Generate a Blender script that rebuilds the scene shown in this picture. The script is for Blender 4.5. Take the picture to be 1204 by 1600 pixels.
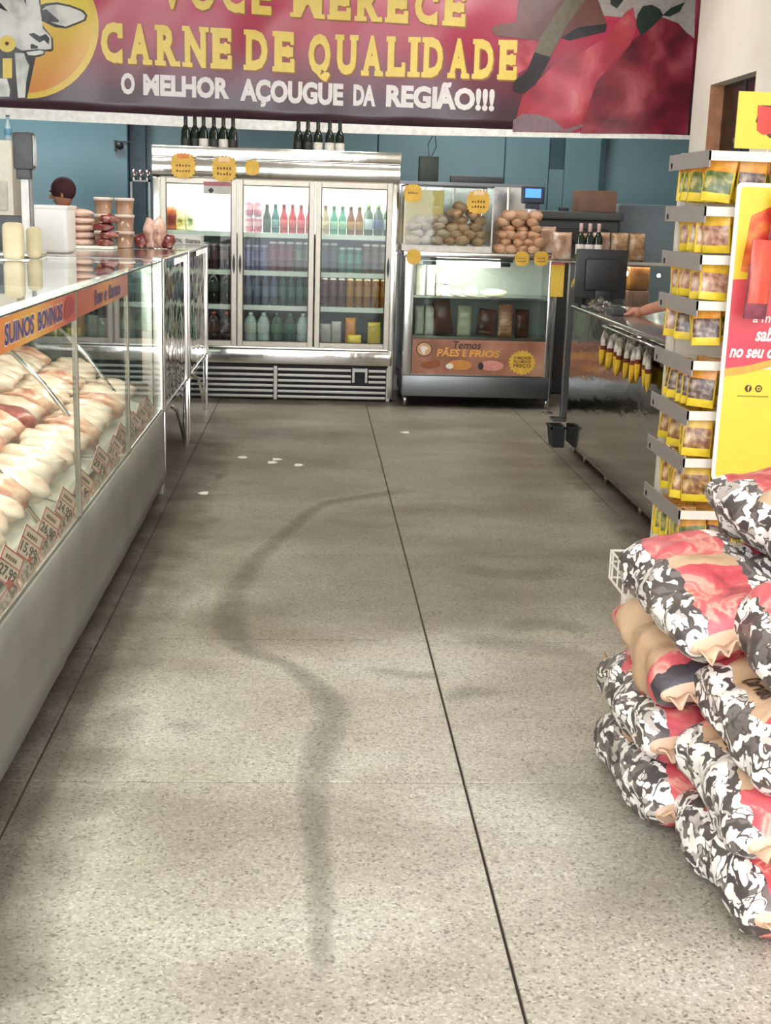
import bpy, bmesh, math, random
from mathutils import Vector, Matrix, noise
from mathutils.bvhtree import BVHTree

for o in list(bpy.data.objects):
    bpy.data.objects.remove(o)
scene = bpy.context.scene
COL = scene.collection
rnd = random.Random(7)

# ------------------------------------------------------------------ camera
F_PX, CX, CY, EYE = 1991.4, 602.0, 800.0, Vector((0, 0, 1.5))
CR = Vector((0.99812066, -0.05347056, 0.02993415))
CU = Vector((-0.01677283, 0.23144915, 0.97270240))
CF = Vector((0.05893918, 0.97137644, -0.23011733))
cam_data = bpy.data.cameras.new('camera')
cam_data.sensor_fit = 'HORIZONTAL'
cam_data.sensor_width = 36.0
cam_data.lens = F_PX * 36.0 / 1204.0
cam_data.clip_start = 0.05
cam_data.clip_end = 200
cam = bpy.data.objects.new('camera', cam_data)
COL.objects.link(cam)
cam.matrix_world = Matrix(((CR.x, CU.x, -CF.x, EYE.x), (CR.y, CU.y, -CF.y, EYE.y),
                           (CR.z, CU.z, -CF.z, EYE.z), (0, 0, 0, 1)))
scene.camera = cam

def ray(px, py):
    return CF + CR * ((px - CX) / F_PX) + CU * ((CY - py) / F_PX)
def onY(px, py, Y):
    d = ray(px, py); return EYE + d * (Y / d.y)
def onX(px, py, X):
    d = ray(px, py); return EYE + d * (X / d.x)
def onZ(px, py, Z):
    d = ray(px, py); return EYE + d * ((Z - EYE.z) / d.z)

# ------------------------------------------------------------------ world, exposure
world = bpy.data.worlds.new('overcast_sky')
scene.world = world
world.use_nodes = True
bgn = world.node_tree.nodes['Background']
bgn.inputs[0].default_value = (0.93, 0.96, 1.0, 1)
bgn.inputs[1].default_value = 5.6
scene.view_settings.view_transform = 'Standard'
scene.view_settings.look = 'None'
scene.view_settings.gamma = 1.0
scene.view_settings.use_curve_mapping = False
scene.view_settings.exposure = 0.1

def area_light(name, loc, sx, sy, power, col=(1, 1, 1), direction=(0, 0, -1), parent=None, spread=None, axis=(1, 0, 0)):
    l = bpy.data.lights.new(name, 'AREA')
    l.shape = 'RECTANGLE'; l.size = sx; l.size_y = sy; l.energy = power; l.color = col
    if spread: l.spread = spread
    o = bpy.data.objects.new(name, l); COL.objects.link(o)
    z = -Vector(direction).normalized(); x = Vector(axis); x = (x - z * x.dot(z)).normalized(); y = z.cross(x)
    o.rotation_euler = Matrix((x, y, z)).transposed().to_euler()
    if parent:
        o.parent = parent; o.location = Vector(loc) - parent.location
    else:
        o.location = loc
    return o

# ------------------------------------------------------------------ materials
def srgb(r, g=None, b=None):
    if g is None: r, g, b = r
    f = lambda c: (c / 255) / 12.92 if c / 255 <= 0.04045 else ((c / 255 + 0.055) / 1.055) ** 2.4
    return (f(r), f(g), f(b), 1)

MATS = {}
def base_mat(name):
    m = bpy.data.materials.new(name); m.use_nodes = True
    nt = m.node_tree
    return m, nt, nt.nodes['Principled BSDF']

def mat(name, rgb, rough=0.5, metal=0.0, var=0.12, scale=25, bump=0.0, bscale=None, alpha=None,
        emit=None, estr=0, spec=None, coat=0, aniso=None, trans=0):
    if name in MATS: return MATS[name]
    m, nt, p = base_mat(name)
    c = srgb(rgb)
    tc = nt.nodes.new('ShaderNodeTexCoord')
    nz = nt.nodes.new('ShaderNodeTexNoise'); nz.inputs['Scale'].default_value = scale
    nz.inputs['Detail'].default_value = 3
    nt.links.new(tc.outputs['Object'], nz.inputs['Vector'])
    mr = nt.nodes.new('ShaderNodeMapRange')
    mr.inputs[1].default_value = 0.3; mr.inputs[2].default_value = 0.7
    mr.inputs[3].default_value = 1 - var; mr.inputs[4].default_value = 1 + var
    nt.links.new(nz.outputs[0], mr.inputs[0])
    mx = nt.nodes.new('ShaderNodeVectorMath'); mx.operation = 'SCALE'
    mx.inputs[0].default_value = c[:3]
    nt.links.new(mr.outputs[0], mx.inputs[3])
    nt.links.new(mx.outputs[0], p.inputs['Base Color'])
    p.inputs['Roughness'].default_value = rough
    p.inputs['Metallic'].default_value = metal
    if spec is not None: p.inputs['Specular IOR Level'].default_value = spec
    if coat: p.inputs['Coat Weight'].default_value = coat; p.inputs['Coat Roughness'].default_value = 0.08
    if trans: p.inputs['Transmission Weight'].default_value = trans
    if alpha is not None: p.inputs['Alpha'].default_value = alpha
    if emit is not None:
        p.inputs['Emission Color'].default_value = srgb(emit); p.inputs['Emission Strength'].default_value = estr
    if bump:
        b = nt.nodes.new('ShaderNodeBump'); b.inputs['Strength'].default_value = bump
        b.inputs['Distance'].default_value = 0.02
        n2 = nt.nodes.new('ShaderNodeTexNoise'); n2.inputs['Scale'].default_value = bscale or scale
        n2.inputs['Detail'].default_value = 2
        nt.links.new(tc.outputs['Object'], n2.inputs['Vector'])
        nt.links.new(n2.outputs[0], b.inputs['Height'])
        nt.links.new(b.outputs[0], p.inputs['Normal'])
    MATS[name] = m
    return m

def glass_mat(name, tint=(240, 246, 244), refl=1.0, base=0.02):
    if name in MATS: return MATS[name]
    m, nt, p = base_mat(name)
    nt.nodes.remove(p)
    out = [n for n in nt.nodes if n.type == 'OUTPUT_MATERIAL'][0]
    t = nt.nodes.new('ShaderNodeBsdfTransparent'); t.inputs[0].default_value = srgb(tint)
    g = nt.nodes.new('ShaderNodeBsdfGlossy'); g.inputs['Roughness'].default_value = 0.02
    g.inputs[0].default_value = (1, 1, 1, 1)
    f = nt.nodes.new('ShaderNodeLayerWeight'); f.inputs[0].default_value = 0.5
    pw = nt.nodes.new('ShaderNodeMath'); pw.operation = 'POWER'; pw.inputs[1].default_value = 5
    nt.links.new(f.outputs['Facing'], pw.inputs[0])
    ma = nt.nodes.new('ShaderNodeMath'); ma.operation = 'MULTIPLY_ADD'
    ma.inputs[1].default_value = refl * 0.62; ma.inputs[2].default_value = base; ma.use_clamp = True
    tc = nt.nodes.new('ShaderNodeTexCoord')
    nz = nt.nodes.new('ShaderNodeTexNoise'); nz.inputs['Scale'].default_value = 3
    nt.links.new(tc.outputs['Object'], nz.inputs['Vector'])
    b = nt.nodes.new('ShaderNodeBump'); b.inputs['Strength'].default_value = 0.02
    nt.links.new(nz.outputs[0], b.inputs['Height']); nt.links.new(b.outputs[0], g.inputs['Normal'])
    nt.links.new(pw.outputs[0], ma.inputs[0])
    mx = nt.nodes.new('ShaderNodeMixShader')
    nt.links.new(ma.outputs[0], mx.inputs[0]); nt.links.new(t.outputs[0], mx.inputs[1]); nt.links.new(g.outputs[0], mx.inputs[2])
    nt.links.new(mx.outputs[0], out.inputs[0])
    MATS[name] = m
    return m

def ramp(nt, stops, interp='LINEAR'):
    r = nt.nodes.new('ShaderNodeValToRGB'); cr = r.color_ramp; cr.interpolation = interp
    while len(cr.elements) > 1: cr.elements.remove(cr.elements[-1])
    cr.elements[0].position = stops[0][0]; cr.elements[0].color = srgb(stops[0][1])
    for pos, c in stops[1:]:
        e = cr.elements.new(pos); e.color = srgb(c)
    return r

def terrazzo():
    m, nt, p = base_mat('terrazzo')
    geo = nt.nodes.new('ShaderNodeNewGeometry')
    v = nt.nodes.new('ShaderNodeTexVoronoi'); v.inputs['Scale'].default_value = 165
    nt.links.new(geo.outputs['Position'], v.inputs['Vector'])
    sep = nt.nodes.new('ShaderNodeSeparateColor'); nt.links.new(v.outputs['Color'], sep.inputs[0])
    r = ramp(nt, [(0, (122, 116, 108)), (0.08, (152, 147, 138)), (0.2, (172, 167, 158)), (0.55, (181, 176, 167)), (0.86, (192, 188, 180)), (1, (208, 206, 200))])
    nt.links.new(sep.outputs[0], r.inputs[0])
    n1 = nt.nodes.new('ShaderNodeTexNoise'); n1.inputs['Scale'].default_value = 1.6; n1.inputs['Detail'].default_value = 6
    mp = nt.nodes.new('ShaderNodeMapping'); mp.inputs['Scale'].default_value = (0.7, 1.2, 1)
    nt.links.new(geo.outputs['Position'], mp.inputs[0]); nt.links.new(mp.outputs[0], n1.inputs['Vector'])
    r2 = ramp(nt, [(0.3, (186, 176, 162)), (0.52, (232, 226, 216)), (0.75, (255, 254, 250))])
    nt.links.new(n1.outputs[0], r2.inputs[0])
    mx = nt.nodes.new('ShaderNodeMix'); mx.data_type = 'RGBA'; mx.blend_type = 'MULTIPLY'; mx.inputs[0].default_value = 1
    nt.links.new(r.outputs[0], mx.inputs[6]); nt.links.new(r2.outputs[0], mx.inputs[7])
    nt.links.new(mx.outputs[2], p.inputs['Base Color'])
    n2 = nt.nodes.new('ShaderNodeTexNoise'); n2.inputs['Scale'].default_value = 5; n2.inputs['Detail'].default_value = 4
    nt.links.new(geo.outputs['Position'], n2.inputs['Vector'])
    r3 = nt.nodes.new('ShaderNodeMapRange'); r3.inputs[3].default_value = 0.28; r3.inputs[4].default_value = 0.52
    nt.links.new(n2.outputs[0], r3.inputs[0]); nt.links.new(r3.outputs[0], p.inputs['Roughness'])
    b = nt.nodes.new('ShaderNodeBump'); b.inputs['Strength'].default_value = 0.06; b.inputs['Distance'].default_value = 0.004
    nt.links.new(sep.outputs[1], b.inputs['Height']); nt.links.new(b.outputs[0], p.inputs['Normal'])
    return m

def stain_mat(name, rgb, strength, nscale=9):
    m, nt, p = base_mat(name)
    p.inputs['Base Color'].default_value = srgb(rgb); p.inputs['Roughness'].default_value = 0.5
    at = nt.nodes.new('ShaderNodeAttribute'); at.attribute_name = 'fall'
    geo = nt.nodes.new('ShaderNodeNewGeometry')
    nz = nt.nodes.new('ShaderNodeTexNoise'); nz.inputs['Scale'].default_value = nscale; nz.inputs['Detail'].default_value = 6
    nt.links.new(geo.outputs['Position'], nz.inputs['Vector'])
    ad = nt.nodes.new('ShaderNodeMath'); ad.operation = 'ADD'; nt.links.new(at.outputs['Fac'], ad.inputs[0]); nt.links.new(nz.outputs[0], ad.inputs[1])
    mr = nt.nodes.new('ShaderNodeMapRange'); mr.inputs[1].default_value = 0.62; mr.inputs[2].default_value = 1.55
    mr.inputs[3].default_value = 0; mr.inputs[4].default_value = strength
    nt.links.new(ad.outputs[0], mr.inputs[0])
    nt.links.new(mr.outputs[0], p.inputs['Alpha'])
    return m

def steel(name, rgb=(190, 188, 184), rough=0.22, wav=0.05, bs=6, stretch=(1, 1, 1)):
    if name in MATS: return MATS[name]
    m, nt, p = base_mat(name)
    p.inputs['Base Color'].default_value = srgb(rgb); p.inputs['Metallic'].default_value = 1
    geo = nt.nodes.new('ShaderNodeNewGeometry')
    mp = nt.nodes.new('ShaderNodeMapping'); mp.inputs['Scale'].default_value = stretch
    nt.links.new(geo.outputs['Position'], mp.inputs[0])
    n1 = nt.nodes.new('ShaderNodeTexNoise'); n1.inputs['Scale'].default_value = bs; n1.inputs['Detail'].default_value = 3
    nt.links.new(mp.outputs[0], n1.inputs['Vector'])
    b = nt.nodes.new('ShaderNodeBump'); b.inputs['Strength'].default_value = wav; b.inputs['Distance'].default_value = 0.05
    nt.links.new(n1.outputs[0], b.inputs['Height']); nt.links.new(b.outputs[0], p.inputs['Normal'])
    mr = nt.nodes.new('ShaderNodeMapRange'); mr.inputs[3].default_value = rough * 0.7; mr.inputs[4].default_value = rough * 1.4
    nt.links.new(n1.outputs[0], mr.inputs[0]); nt.links.new(mr.outputs[0], p.inputs['Roughness'])
    MATS[name] = m
    return m

def grad_z(name, stops, z0, z1, rough=0.3, nz_amt=0.05, axis=2):
    """printed gradient along a local axis"""
    m, nt, p = base_mat(name)
    tc = nt.nodes.new('ShaderNodeTexCoord'); sp = nt.nodes.new('ShaderNodeSeparateXYZ')
    nt.links.new(tc.outputs['Object'], sp.inputs[0])
    nz = nt.nodes.new('ShaderNodeTexNoise'); nz.inputs['Scale'].default_value = 3
    nt.links.new(tc.outputs['Object'], nz.inputs['Vector'])
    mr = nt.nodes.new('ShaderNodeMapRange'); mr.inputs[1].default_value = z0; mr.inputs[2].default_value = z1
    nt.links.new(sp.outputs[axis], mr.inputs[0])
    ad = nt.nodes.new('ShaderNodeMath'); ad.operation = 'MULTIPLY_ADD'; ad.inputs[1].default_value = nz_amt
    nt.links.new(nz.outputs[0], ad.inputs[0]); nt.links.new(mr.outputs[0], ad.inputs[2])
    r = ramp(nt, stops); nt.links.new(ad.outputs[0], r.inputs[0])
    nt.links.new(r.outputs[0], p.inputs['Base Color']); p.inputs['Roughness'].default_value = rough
    return m

def noise_mat(name, stops, scale=8, rough=0.5, detail=5, dist=0.0, interp='LINEAR', stretch=(1, 1, 1), bump=0, metal=0, voro=False):
    if name in MATS: return MATS[name]
    m, nt, p = base_mat(name)
    tc = nt.nodes.new('ShaderNodeTexCoord'); mp = nt.nodes.new('ShaderNodeMapping'); mp.inputs['Scale'].default_value = stretch
    nt.links.new(tc.outputs['Object'], mp.inputs[0])
    if voro:
        n = nt.nodes.new('ShaderNodeTexVoronoi'); n.inputs['Scale'].default_value = scale
        nt.links.new(mp.outputs[0], n.inputs['Vector'])
        sc = nt.nodes.new('ShaderNodeSeparateColor'); nt.links.new(n.outputs['Color'], sc.inputs[0]); src = sc.outputs[0]
    else:
        n = nt.nodes.new('ShaderNodeTexNoise'); n.inputs['Scale'].default_value = scale; n.inputs['Detail'].default_value = detail
        n.inputs['Distortion'].default_value = dist
        nt.links.new(mp.outputs[0], n.inputs['Vector']); src = n.outputs[0]
    r = ramp(nt, stops, interp); nt.links.new(src, r.inputs[0])
    nt.links.new(r.outputs[0], p.inputs['Base Color']); p.inputs['Roughness'].default_value = rough
    p.inputs['Metallic'].default_value = metal
    if bump:
        b = nt.nodes.new('ShaderNodeBump'); b.inputs['Strength'].default_value = bump; b.inputs['Distance'].default_value = 0.01
        nt.links.new(src, b.inputs['Height']); nt.links.new(b.outputs[0], p.inputs['Normal'])
    MATS[name] = m
    return m

STEEL = steel('stainless_steel', (196, 194, 190), 0.2, 0.05, 5)
CHROME = steel('polished_steel', (222, 220, 214), 0.12, 0.10, 4, (1, 1, 0.35))
WAVY = steel('wavy_polished_steel', (215, 212, 205), 0.08, 0.25, 7, (1, 1, 0.5))
BRIGHT = steel('bright_satin_steel', (232, 228, 220), 0.3, 0.12, 4, (1, 1, 0.35))
MIRROR = steel('brushed_counter_steel', (176, 172, 166), 0.10, 0.05, 5, (1, 1, 2))
DARKSTEEL = steel('dull_steel', (120, 122, 122), 0.35, 0.04, 5)
GALV = noise_mat('galvanised_panel', [(0.3, (106, 104, 96)), (0.7, (120, 118, 110))], 4, 0.55, bump=0.03)
ALU = mat('beige_aluminium', (196, 188, 174), 0.35, 0.3, 0.05)
GLASS = glass_mat('clear_glass')
GLASS_TOP = glass_mat('deck_glass', refl=1.5, base=0.12)
GLASS_DARK = glass_mat('tinted_window_glass', (120, 118, 112), 1.2, 0.06)
PLASTIC_FILM = glass_mat('clear_film', (238, 234, 228), 1.6, 0.10)
WHITE = mat('white_enamel', (228, 226, 220), 0.4, 0, 0.04)
BLACK = mat('black_plastic', (34, 35, 36), 0.4, 0, 0.1)
DGREY = mat('dark_grey_plastic', (62, 62, 62), 0.45, 0, 0.1)
TUBE = mat('lamp_tube', (255, 255, 250), 0.4, emit=(255, 250, 236), estr=14)
YELLOWCARD = noise_mat('yellow_card', [(0.3, (198, 152, 48)), (0.6, (216, 172, 62)), (0.8, (226, 190, 92))], 14, 0.5)
PRINT_DK = mat('brown_print', (96, 62, 20), 0.6)
RED = mat('red_print', (186, 44, 44), 0.5)
INK = mat('black_print', (30, 26, 26), 0.5)

# ------------------------------------------------------------------ mesh helpers
class MB:
    def __init__(s): s.v = []; s.f = []; s.m = []
    def add(s, vs, fs, mi=0):
        k = len(s.v); s.v += [tuple(v) for v in vs]; s.f += [tuple(i + k for i in f) for f in fs]; s.m += [mi] * len(fs)
        return s
    def box(s, x0, x1, y0, y1, z0, z1, mi=0):
        return s.add([(x0, y0, z0), (x1, y0, z0), (x1, y1, z0), (x0, y1, z0), (x0, y0, z1), (x1, y0, z1), (x1, y1, z1), (x0, y1, z1)],
                     [(3, 2, 1, 0), (4, 5, 6, 7), (0, 1, 5, 4), (1, 2, 6, 5), (2, 3, 7, 6), (3, 0, 4, 7)], mi)
    def bbox(s, x0, x1, y0, y1, z0, z1, b=0.005, mi=0, seg=2):
        bm = bmesh.new(); bmesh.ops.create_cube(bm, size=1)
        for v in bm.verts: v.co = Vector(((x0 + x1) / 2 + v.co.x * (x1 - x0), (y0 + y1) / 2 + v.co.y * (y1 - y0), (z0 + z1) / 2 + v.co.z * (z1 - z0)))
        bmesh.ops.bevel(bm, geom=list(bm.edges), offset=b, segments=seg, affect='EDGES', profile=0.6)
        return s.bm(bm, mi)
    def bm(s, bm, mi=0):
        bm.verts.index_update()
        s.add([v.co for v in bm.verts], [[v.index for v in f.verts] for f in bm.faces], mi); bm.free(); return s
    def tube(s, pts, r, n=8, mi=0, cap=True):
        pts = [Vector(p) for p in pts]; rings = []
        up = Vector((0, 0, 1))
        for i, p in enumerate(pts):
            d = (pts[min(i + 1, len(pts) - 1)] - pts[max(i - 1, 0)]).normalized()
            a = d.cross(up) if abs(d.dot(up)) < 0.95 else d.cross(Vector((1, 0, 0)))
            a.normalize(); b = d.cross(a)
            rr = r[i] if isinstance(r, (list, tuple)) else r
            rings.append([p + a * rr * math.cos(2 * math.pi * k / n) + b * rr * math.sin(2 * math.pi * k / n) for k in range(n)])
        vs = [v for q in rings for v in q]; fs = []
        for i in range(len(pts) - 1):
            for k in range(n):
                fs.append((i * n + k, i * n + (k + 1) % n, (i + 1) * n + (k + 1) % n, (i + 1) * n + k))
        if cap:
            fs.append(tuple(range(n))[::-1]); fs.append(tuple(range((len(pts) - 1) * n, len(pts) * n)))
        return s.add(vs, fs, mi)
    def lathe(s, prof, c=(0, 0, 0), n=14, mi=0):
        """prof = [(r, z, mat)]; quads between successive rings use the upper ring's mat"""
        c = Vector(c); k0 = len(s.v)
        for r, z, *_ in prof:
            for k in range(n):
                a = 2 * math.pi * k / n
                s.v.append((c.x + r * math.cos(a), c.y + r * math.sin(a), c.z + z))
        for i in range(len(prof) - 1):
            q = prof[i + 1][2] if len(prof[i + 1]) > 2 else mi
            for k in range(n):
                s.f.append((k0 + i * n + k, k0 + i * n + (k + 1) % n, k0 + (i + 1) * n + (k + 1) % n, k0 + (i + 1) * n + k)); s.m.append(q)
        s.f.append(tuple(k0 + k for k in range(n))[::-1]); s.m.append(prof[0][2] if len(prof[0]) > 2 else mi)
        L = len(prof) - 1
        s.f.append(tuple(k0 + L * n + k for k in range(n))); s.m.append(prof[L][2] if len(prof[L]) > 2 else mi)
        return s
    def prism(s, pts, nrm, t, mi=0):
        """flat polygon (3D points) extruded by t along nrm"""
        nrm = Vector(nrm).normalized(); n = len(pts)
        a = [Vector(p) for p in pts]; b = [p + nrm * t for p in a]
        return s.add(a + b, [tuple(range(n))[::-1], tuple(range(n, 2 * n))] + [(i, (i + 1) % n, n + (i + 1) % n, n + i) for i in range(n)], mi)
    def lump(s, c, size, seed=0, amp=0.18, freq=1.6, sub=2, mi=0, rot=0.0, flat=None):
        bm = bmesh.new(); bmesh.ops.create_icosphere(bm, subdivisions=sub, radius=1)
        off = Vector((seed * 3.7, seed * 1.3, seed * 2.1)); c = Vector(c); R = Matrix.Rotation(rot, 3, 'Z')
        for v in bm.verts:
            d = v.co.normalized(); k = 1 + amp * noise.noise(d * freq + off) * 2
            p = Vector((d.x * size[0], d.y * size[1], d.z * size[2])) * k
            if flat is not None and p.z < -flat: p.z = -flat
            v.co = c + R @ p
        return s.bm(bm, mi)
    def xform(s, M):
        s.v = [tuple(M @ Vector(v)) for v in s.v]; return s

def thing(name, label, cat, loc=(0, 0, 0), group=None, kind=None):
    o = bpy.data.objects.new(name, None); COL.objects.link(o); o.location = loc; o.empty_display_size = 0.05
    if label: o['label'] = label; o['category'] = cat
    if group: o['group'] = group
    if kind: o['kind'] = kind
    return o

def build(name, mb, mats, parent=None, smooth=False, loc=None, label=None, cat=None, group=None, kind=None, recalc=True):
    if not isinstance(mats, (list, tuple)): mats = [mats]
    org = Vector((0, 0, 0))
    if parent is not None:
        q = parent
        while q: org += q.location; q = q.parent
    base = Vector(loc) if loc is not None else None
    me = bpy.data.meshes.new(name)
    sub = org if base is None else base
    me.from_pydata([tuple(Vector(v) - sub) for v in mb.v], [], mb.f)
    for m in mats: me.materials.append(m)
    me.polygons.foreach_set('material_index', mb.m)
    if smooth: me.polygons.foreach_set('use_smooth', [True] * len(me.polygons))
    if recalc:
        bm = bmesh.new(); bm.from_mesh(me); bmesh.ops.recalc_face_normals(bm, faces=bm.faces); bm.to_mesh(me); bm.free()
    me.update()
    o = bpy.data.objects.new(name, me); COL.objects.link(o)
    if parent is not None:
        o.parent = parent
        if base is not None: o.location = base - org
    elif base is not None: o.location = base
    if label: o['label'] = label
    if cat: o['category'] = cat
    if group: o['group'] = group
    if kind: o['kind'] = kind
    return o

def smooth_angle(o, ang=40):
    me = o.data
    me.polygons.foreach_set('use_smooth', [True] * len(me.polygons))
    bm = bmesh.new(); bm.from_mesh(me)
    for e in bm.edges:
        if len(e.link_faces) == 2 and e.calc_face_angle(0) > math.radians(ang): e.smooth = False
    bm.to_mesh(me); bm.free()
    return o

def copy_tree(o, loc, rotz=None, label=None, group=None, scale=None):
    c = o.copy(); COL.objects.link(c); c.location = loc
    if rotz is not None: c.rotation_euler[2] = rotz
    if label: c['label'] = label
    if group: c['group'] = group
    if scale: c.scale = scale
    for ch in o.children:
        d = ch.copy(); COL.objects.link(d); d.parent = c
        for g in ch.children:
            e = g.copy(); COL.objects.link(e); e.parent = d
    return c

# ---- lettering -------------------------------------------------------------
TXT = {}
def text2d(s, bold=0.0, shear=0.0):
    key = (s, bold, shear)
    if key in TXT: return TXT[key]
    cu = bpy.data.curves.new('t', 'FONT'); cu.body = s; cu.offset = bold; cu.shear = shear; cu.resolution_u = 3; cu.size = 1
    ob = bpy.data.objects.new('t', cu); COL.objects.link(ob)
    dg = bpy.context.evaluated_depsgraph_get(); dg.update()
    me = bpy.data.meshes.new_from_object(ob.evaluated_get(dg))
    vs = [(v.co.x, v.co.y) for v in me.vertices]; fs = [tuple(p.vertices) for p in me.polygons]
    bpy.data.objects.remove(ob); bpy.data.meshes.remove(me)
    xs = [v[0] for v in vs]; ys = [v[1] for v in vs]
    TXT[key] = (vs, fs, min(xs), max(xs), min(ys), max(ys))
    return TXT[key]

def text_fit(mb, s, x0, x1, y0, y1, mapper, bold=0.0, shear=0.0, mi=0, cap=None):
    """fit a line of text into the rectangle; mapper(x, y) -> 3D.  cap: (ymin, ymax) overrides the glyph bounds"""
    vs, fs, a, b, c, d = text2d(s, bold, shear)
    if cap: c, d = cap
    mb.add([mapper(x0 + (x - a) / (b - a) * (x1 - x0), y0 + (y - c) / (d - c) * (y1 - y0)) for x, y in vs], fs, mi)

SERIF = {'C': [(.78, 1.02, .62, .98), (.8, 1.0, .0, .2)], 'A': [(-.06, .36, 0, .13), (.64, 1.08, 0, .13)],
         'R': [(-.1, .42, 0, .13), (.66, 1.1, 0, .13), (-.1, .2, .87, 1)], 'N': [(-.12, .36, 0, .12), (-.12, .25, .88, 1), (.68, 1.14, .88, 1)],
         'E': [(-.1, .2, 0, .13), (-.1, .2, .87, 1), (.82, 1.04, 0, .34), (.82, 1.0, .68, 1), (.62, .78, .36, .66)],
         'D': [(-.1, .2, 0, .13), (-.1, .2, .87, 1)], 'U': [(-.1, .36, .87, 1), (.66, 1.1, .87, 1)],
         'L': [(-.1, .46, .87, 1), (-.1, .2, 0, .13), (.84, 1.06, 0, .36)], 'I': [(-.4, 1.4, 0, .13), (-.4, 1.4, .87, 1)],
         'V': [(-.08, .36, .87, 1), (.66, 1.08, .87, 1)], 'M': [(-.1, .26, 0, .12), (.74, 1.1, 0, .12), (-.1, .2, .88, 1), (.8, 1.1, .88, 1)]}
WID = {'I': .42, 'M': 1.15, 'Q': 1.05, ' ': .45, 'E': .82, 'L': .8, 'O': 1.0, 'Ê': .82}
def serif_line(mb, s, x0, x1, z0, z1, mapper, bold=0.035):
    tot = sum(WID.get(ch, .92) for ch in s) + .12 * (len(s) - 1)
    u = (x1 - x0) / tot; x = x0
    for ch in s:
        w = WID.get(ch, .92) * u
        if ch != ' ':
            inner = .16 * w if ch == 'I' else .07 * w
            top = z1 + (.25 * (z1 - z0) if ch == 'Ê' else 0); bot = z0 - (.2 * (z1 - z0) if ch == 'Q' else 0)
            text_fit(mb, ch, x + inner, x + w - inner, bot, top, mapper, bold)
            for a, b, c, d in SERIF.get(ch, []):
                ww = w - 2 * inner; xa, xb = x + inner + a * ww, x + inner + b * ww; za, zb = z0 + c * (z1 - z0), z0 + d * (z1 - z0)
                mb.add([mapper(xa, za), mapper(xb, za), mapper(xb, zb), mapper(xa, zb)], [(0, 1, 2, 3)])
        x += w + .12 * u

# ================================================================== SETTING
TZ = terrazzo()
GROUT = mat('dark_joint', (62, 54, 48), 0.8)
fl = MB().box(-6.6, 4.6, -0.6, 12.6, -0.06, -0.012)
floor = build('floor', fl, GROUT, kind='structure')
floor['label'] = 'speckled grey terrazzo floor cast in square slabs'
SL = 1.1625
sm = MB().bbox(-SL / 2 + .0035, SL / 2 - .0035, -SL / 2 + .0035, SL / 2 - .0035, -0.012, 0.0, 0.002, seg=1)
slab0 = build('slab', sm, TZ, loc=(0, 0, 0)); slab0.parent = floor
first = True
for i in range(-6, 4):
    for k in range(-4, 9):
        cx = .428 + (i + .5) * SL; cy = 3.1695 + (k + .5) * SL
        if cx < -6.5 or cy > 12.6: continue
        o = slab0 if first else slab0.copy()
        if not first: COL.objects.link(o)
        first = False
        o.location = (cx, cy, rnd.uniform(-.0006, 0))
pave = build('pavement', MB().box(-14, 14, -14, -.6, -.1, -.03), noise_mat('concrete_pavement', [(0.3, (150, 146, 138)), (0.7, (176, 172, 164))], 5, 0.8), kind='structure')

def strip_stain(name, pts, widths, material, z=0.0009, nacross=6):
    """soft-edged stain or painted dimming lying on the floor; fall is 1 in the middle and 0 at the edge"""
    P = [Vector((p[0], p[1], z)) for p in pts]
    Q = []; W = []
    for i in range(len(P) - 1):           # Catmull-Rom resample
        a, b, c, d = P[max(i - 1, 0)], P[i], P[i + 1], P[min(i + 2, len(P) - 1)]
        for t in [j / 8 for j in range(8)]:
            Q.append(0.5 * (2 * b + (c - a) * t + (2 * a - 5 * b + 4 * c - d) * t * t + (3 * b - a - 3 * c + d) * t ** 3)); W.append(widths[i] * (1 - t) + widths[i + 1] * t)
    Q.append(P[-1]); W.append(widths[-1])
    vs = []; fall = []; fs = []
    for i, p in enumerate(Q):
        d = (Q[min(i + 1, len(Q) - 1)] - Q[max(i - 1, 0)]).normalized(); n = Vector((-d.y, d.x, 0))
        e = min(1, i / 4, (len(Q) - 1 - i) / 4)
        for k in range(nacross + 1):
            s = k / nacross * 2 - 1
            vs.append(p + n * s * W[i]); fall.append(max(0, 1 - s * s) * e)
    n = nacross + 1
    for i in range(len(Q) - 1):
        for k in range(nacross): fs.append((i * n + k, i * n + k + 1, (i + 1) * n + k + 1, (i + 1) * n + k))
    mb = MB().add(vs, fs)
    o = build(name, mb, material, floor, recalc=False)
    at = o.data.attributes.new('fall', 'FLOAT', 'POINT'); at.data.foreach_set('value', fall)
    return o
STAIN = stain_mat('damp_trail', (98, 90, 82), 0.28, 16)
tr = [(640, 765), (560, 778), (500, 790), (450, 830), (405, 870), (370, 920), (358, 975), (385, 1015), (440, 1035), (490, 1070), (520, 1110), (505, 1160), (490, 1220), (492, 1290), (500, 1400), (500, 1560)]
tw = [.07, .06, .05, .05, .06, .07, .08, .06, .05, .06, .08, .07, .06, .05, .04, .03]
strip_stain('floor_stain_or_dimming', [onZ(*p, 0)[:2] for p in tr], tw, STAIN)
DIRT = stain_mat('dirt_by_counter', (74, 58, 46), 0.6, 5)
strip_stain('floor_stain_or_dimming', [(-.86, y) for y in (1.4, 2.6, 3.6, 4.6, 5.6, 6.6, 7.6, 8.6)], [.42] * 8, DIRT)
strip_stain('floor_stain_or_dimming', [(1.75, y) for y in (5.2, 6.2, 7.2, 8.3)], [.3] * 4, DIRT)
strip_stain('floor_stain_or_dimming', [(x, 10.1) for x in (-1.2, -.4, .4, 1.2, 2.0)], [.22] * 5, DIRT)
GRIME_DIM = stain_mat('grime_and_dim_aisle', (90, 78, 64), 0.36, 1.6)  # traffic grime, plus the weaker light of the far aisle painted into the floor
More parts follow.
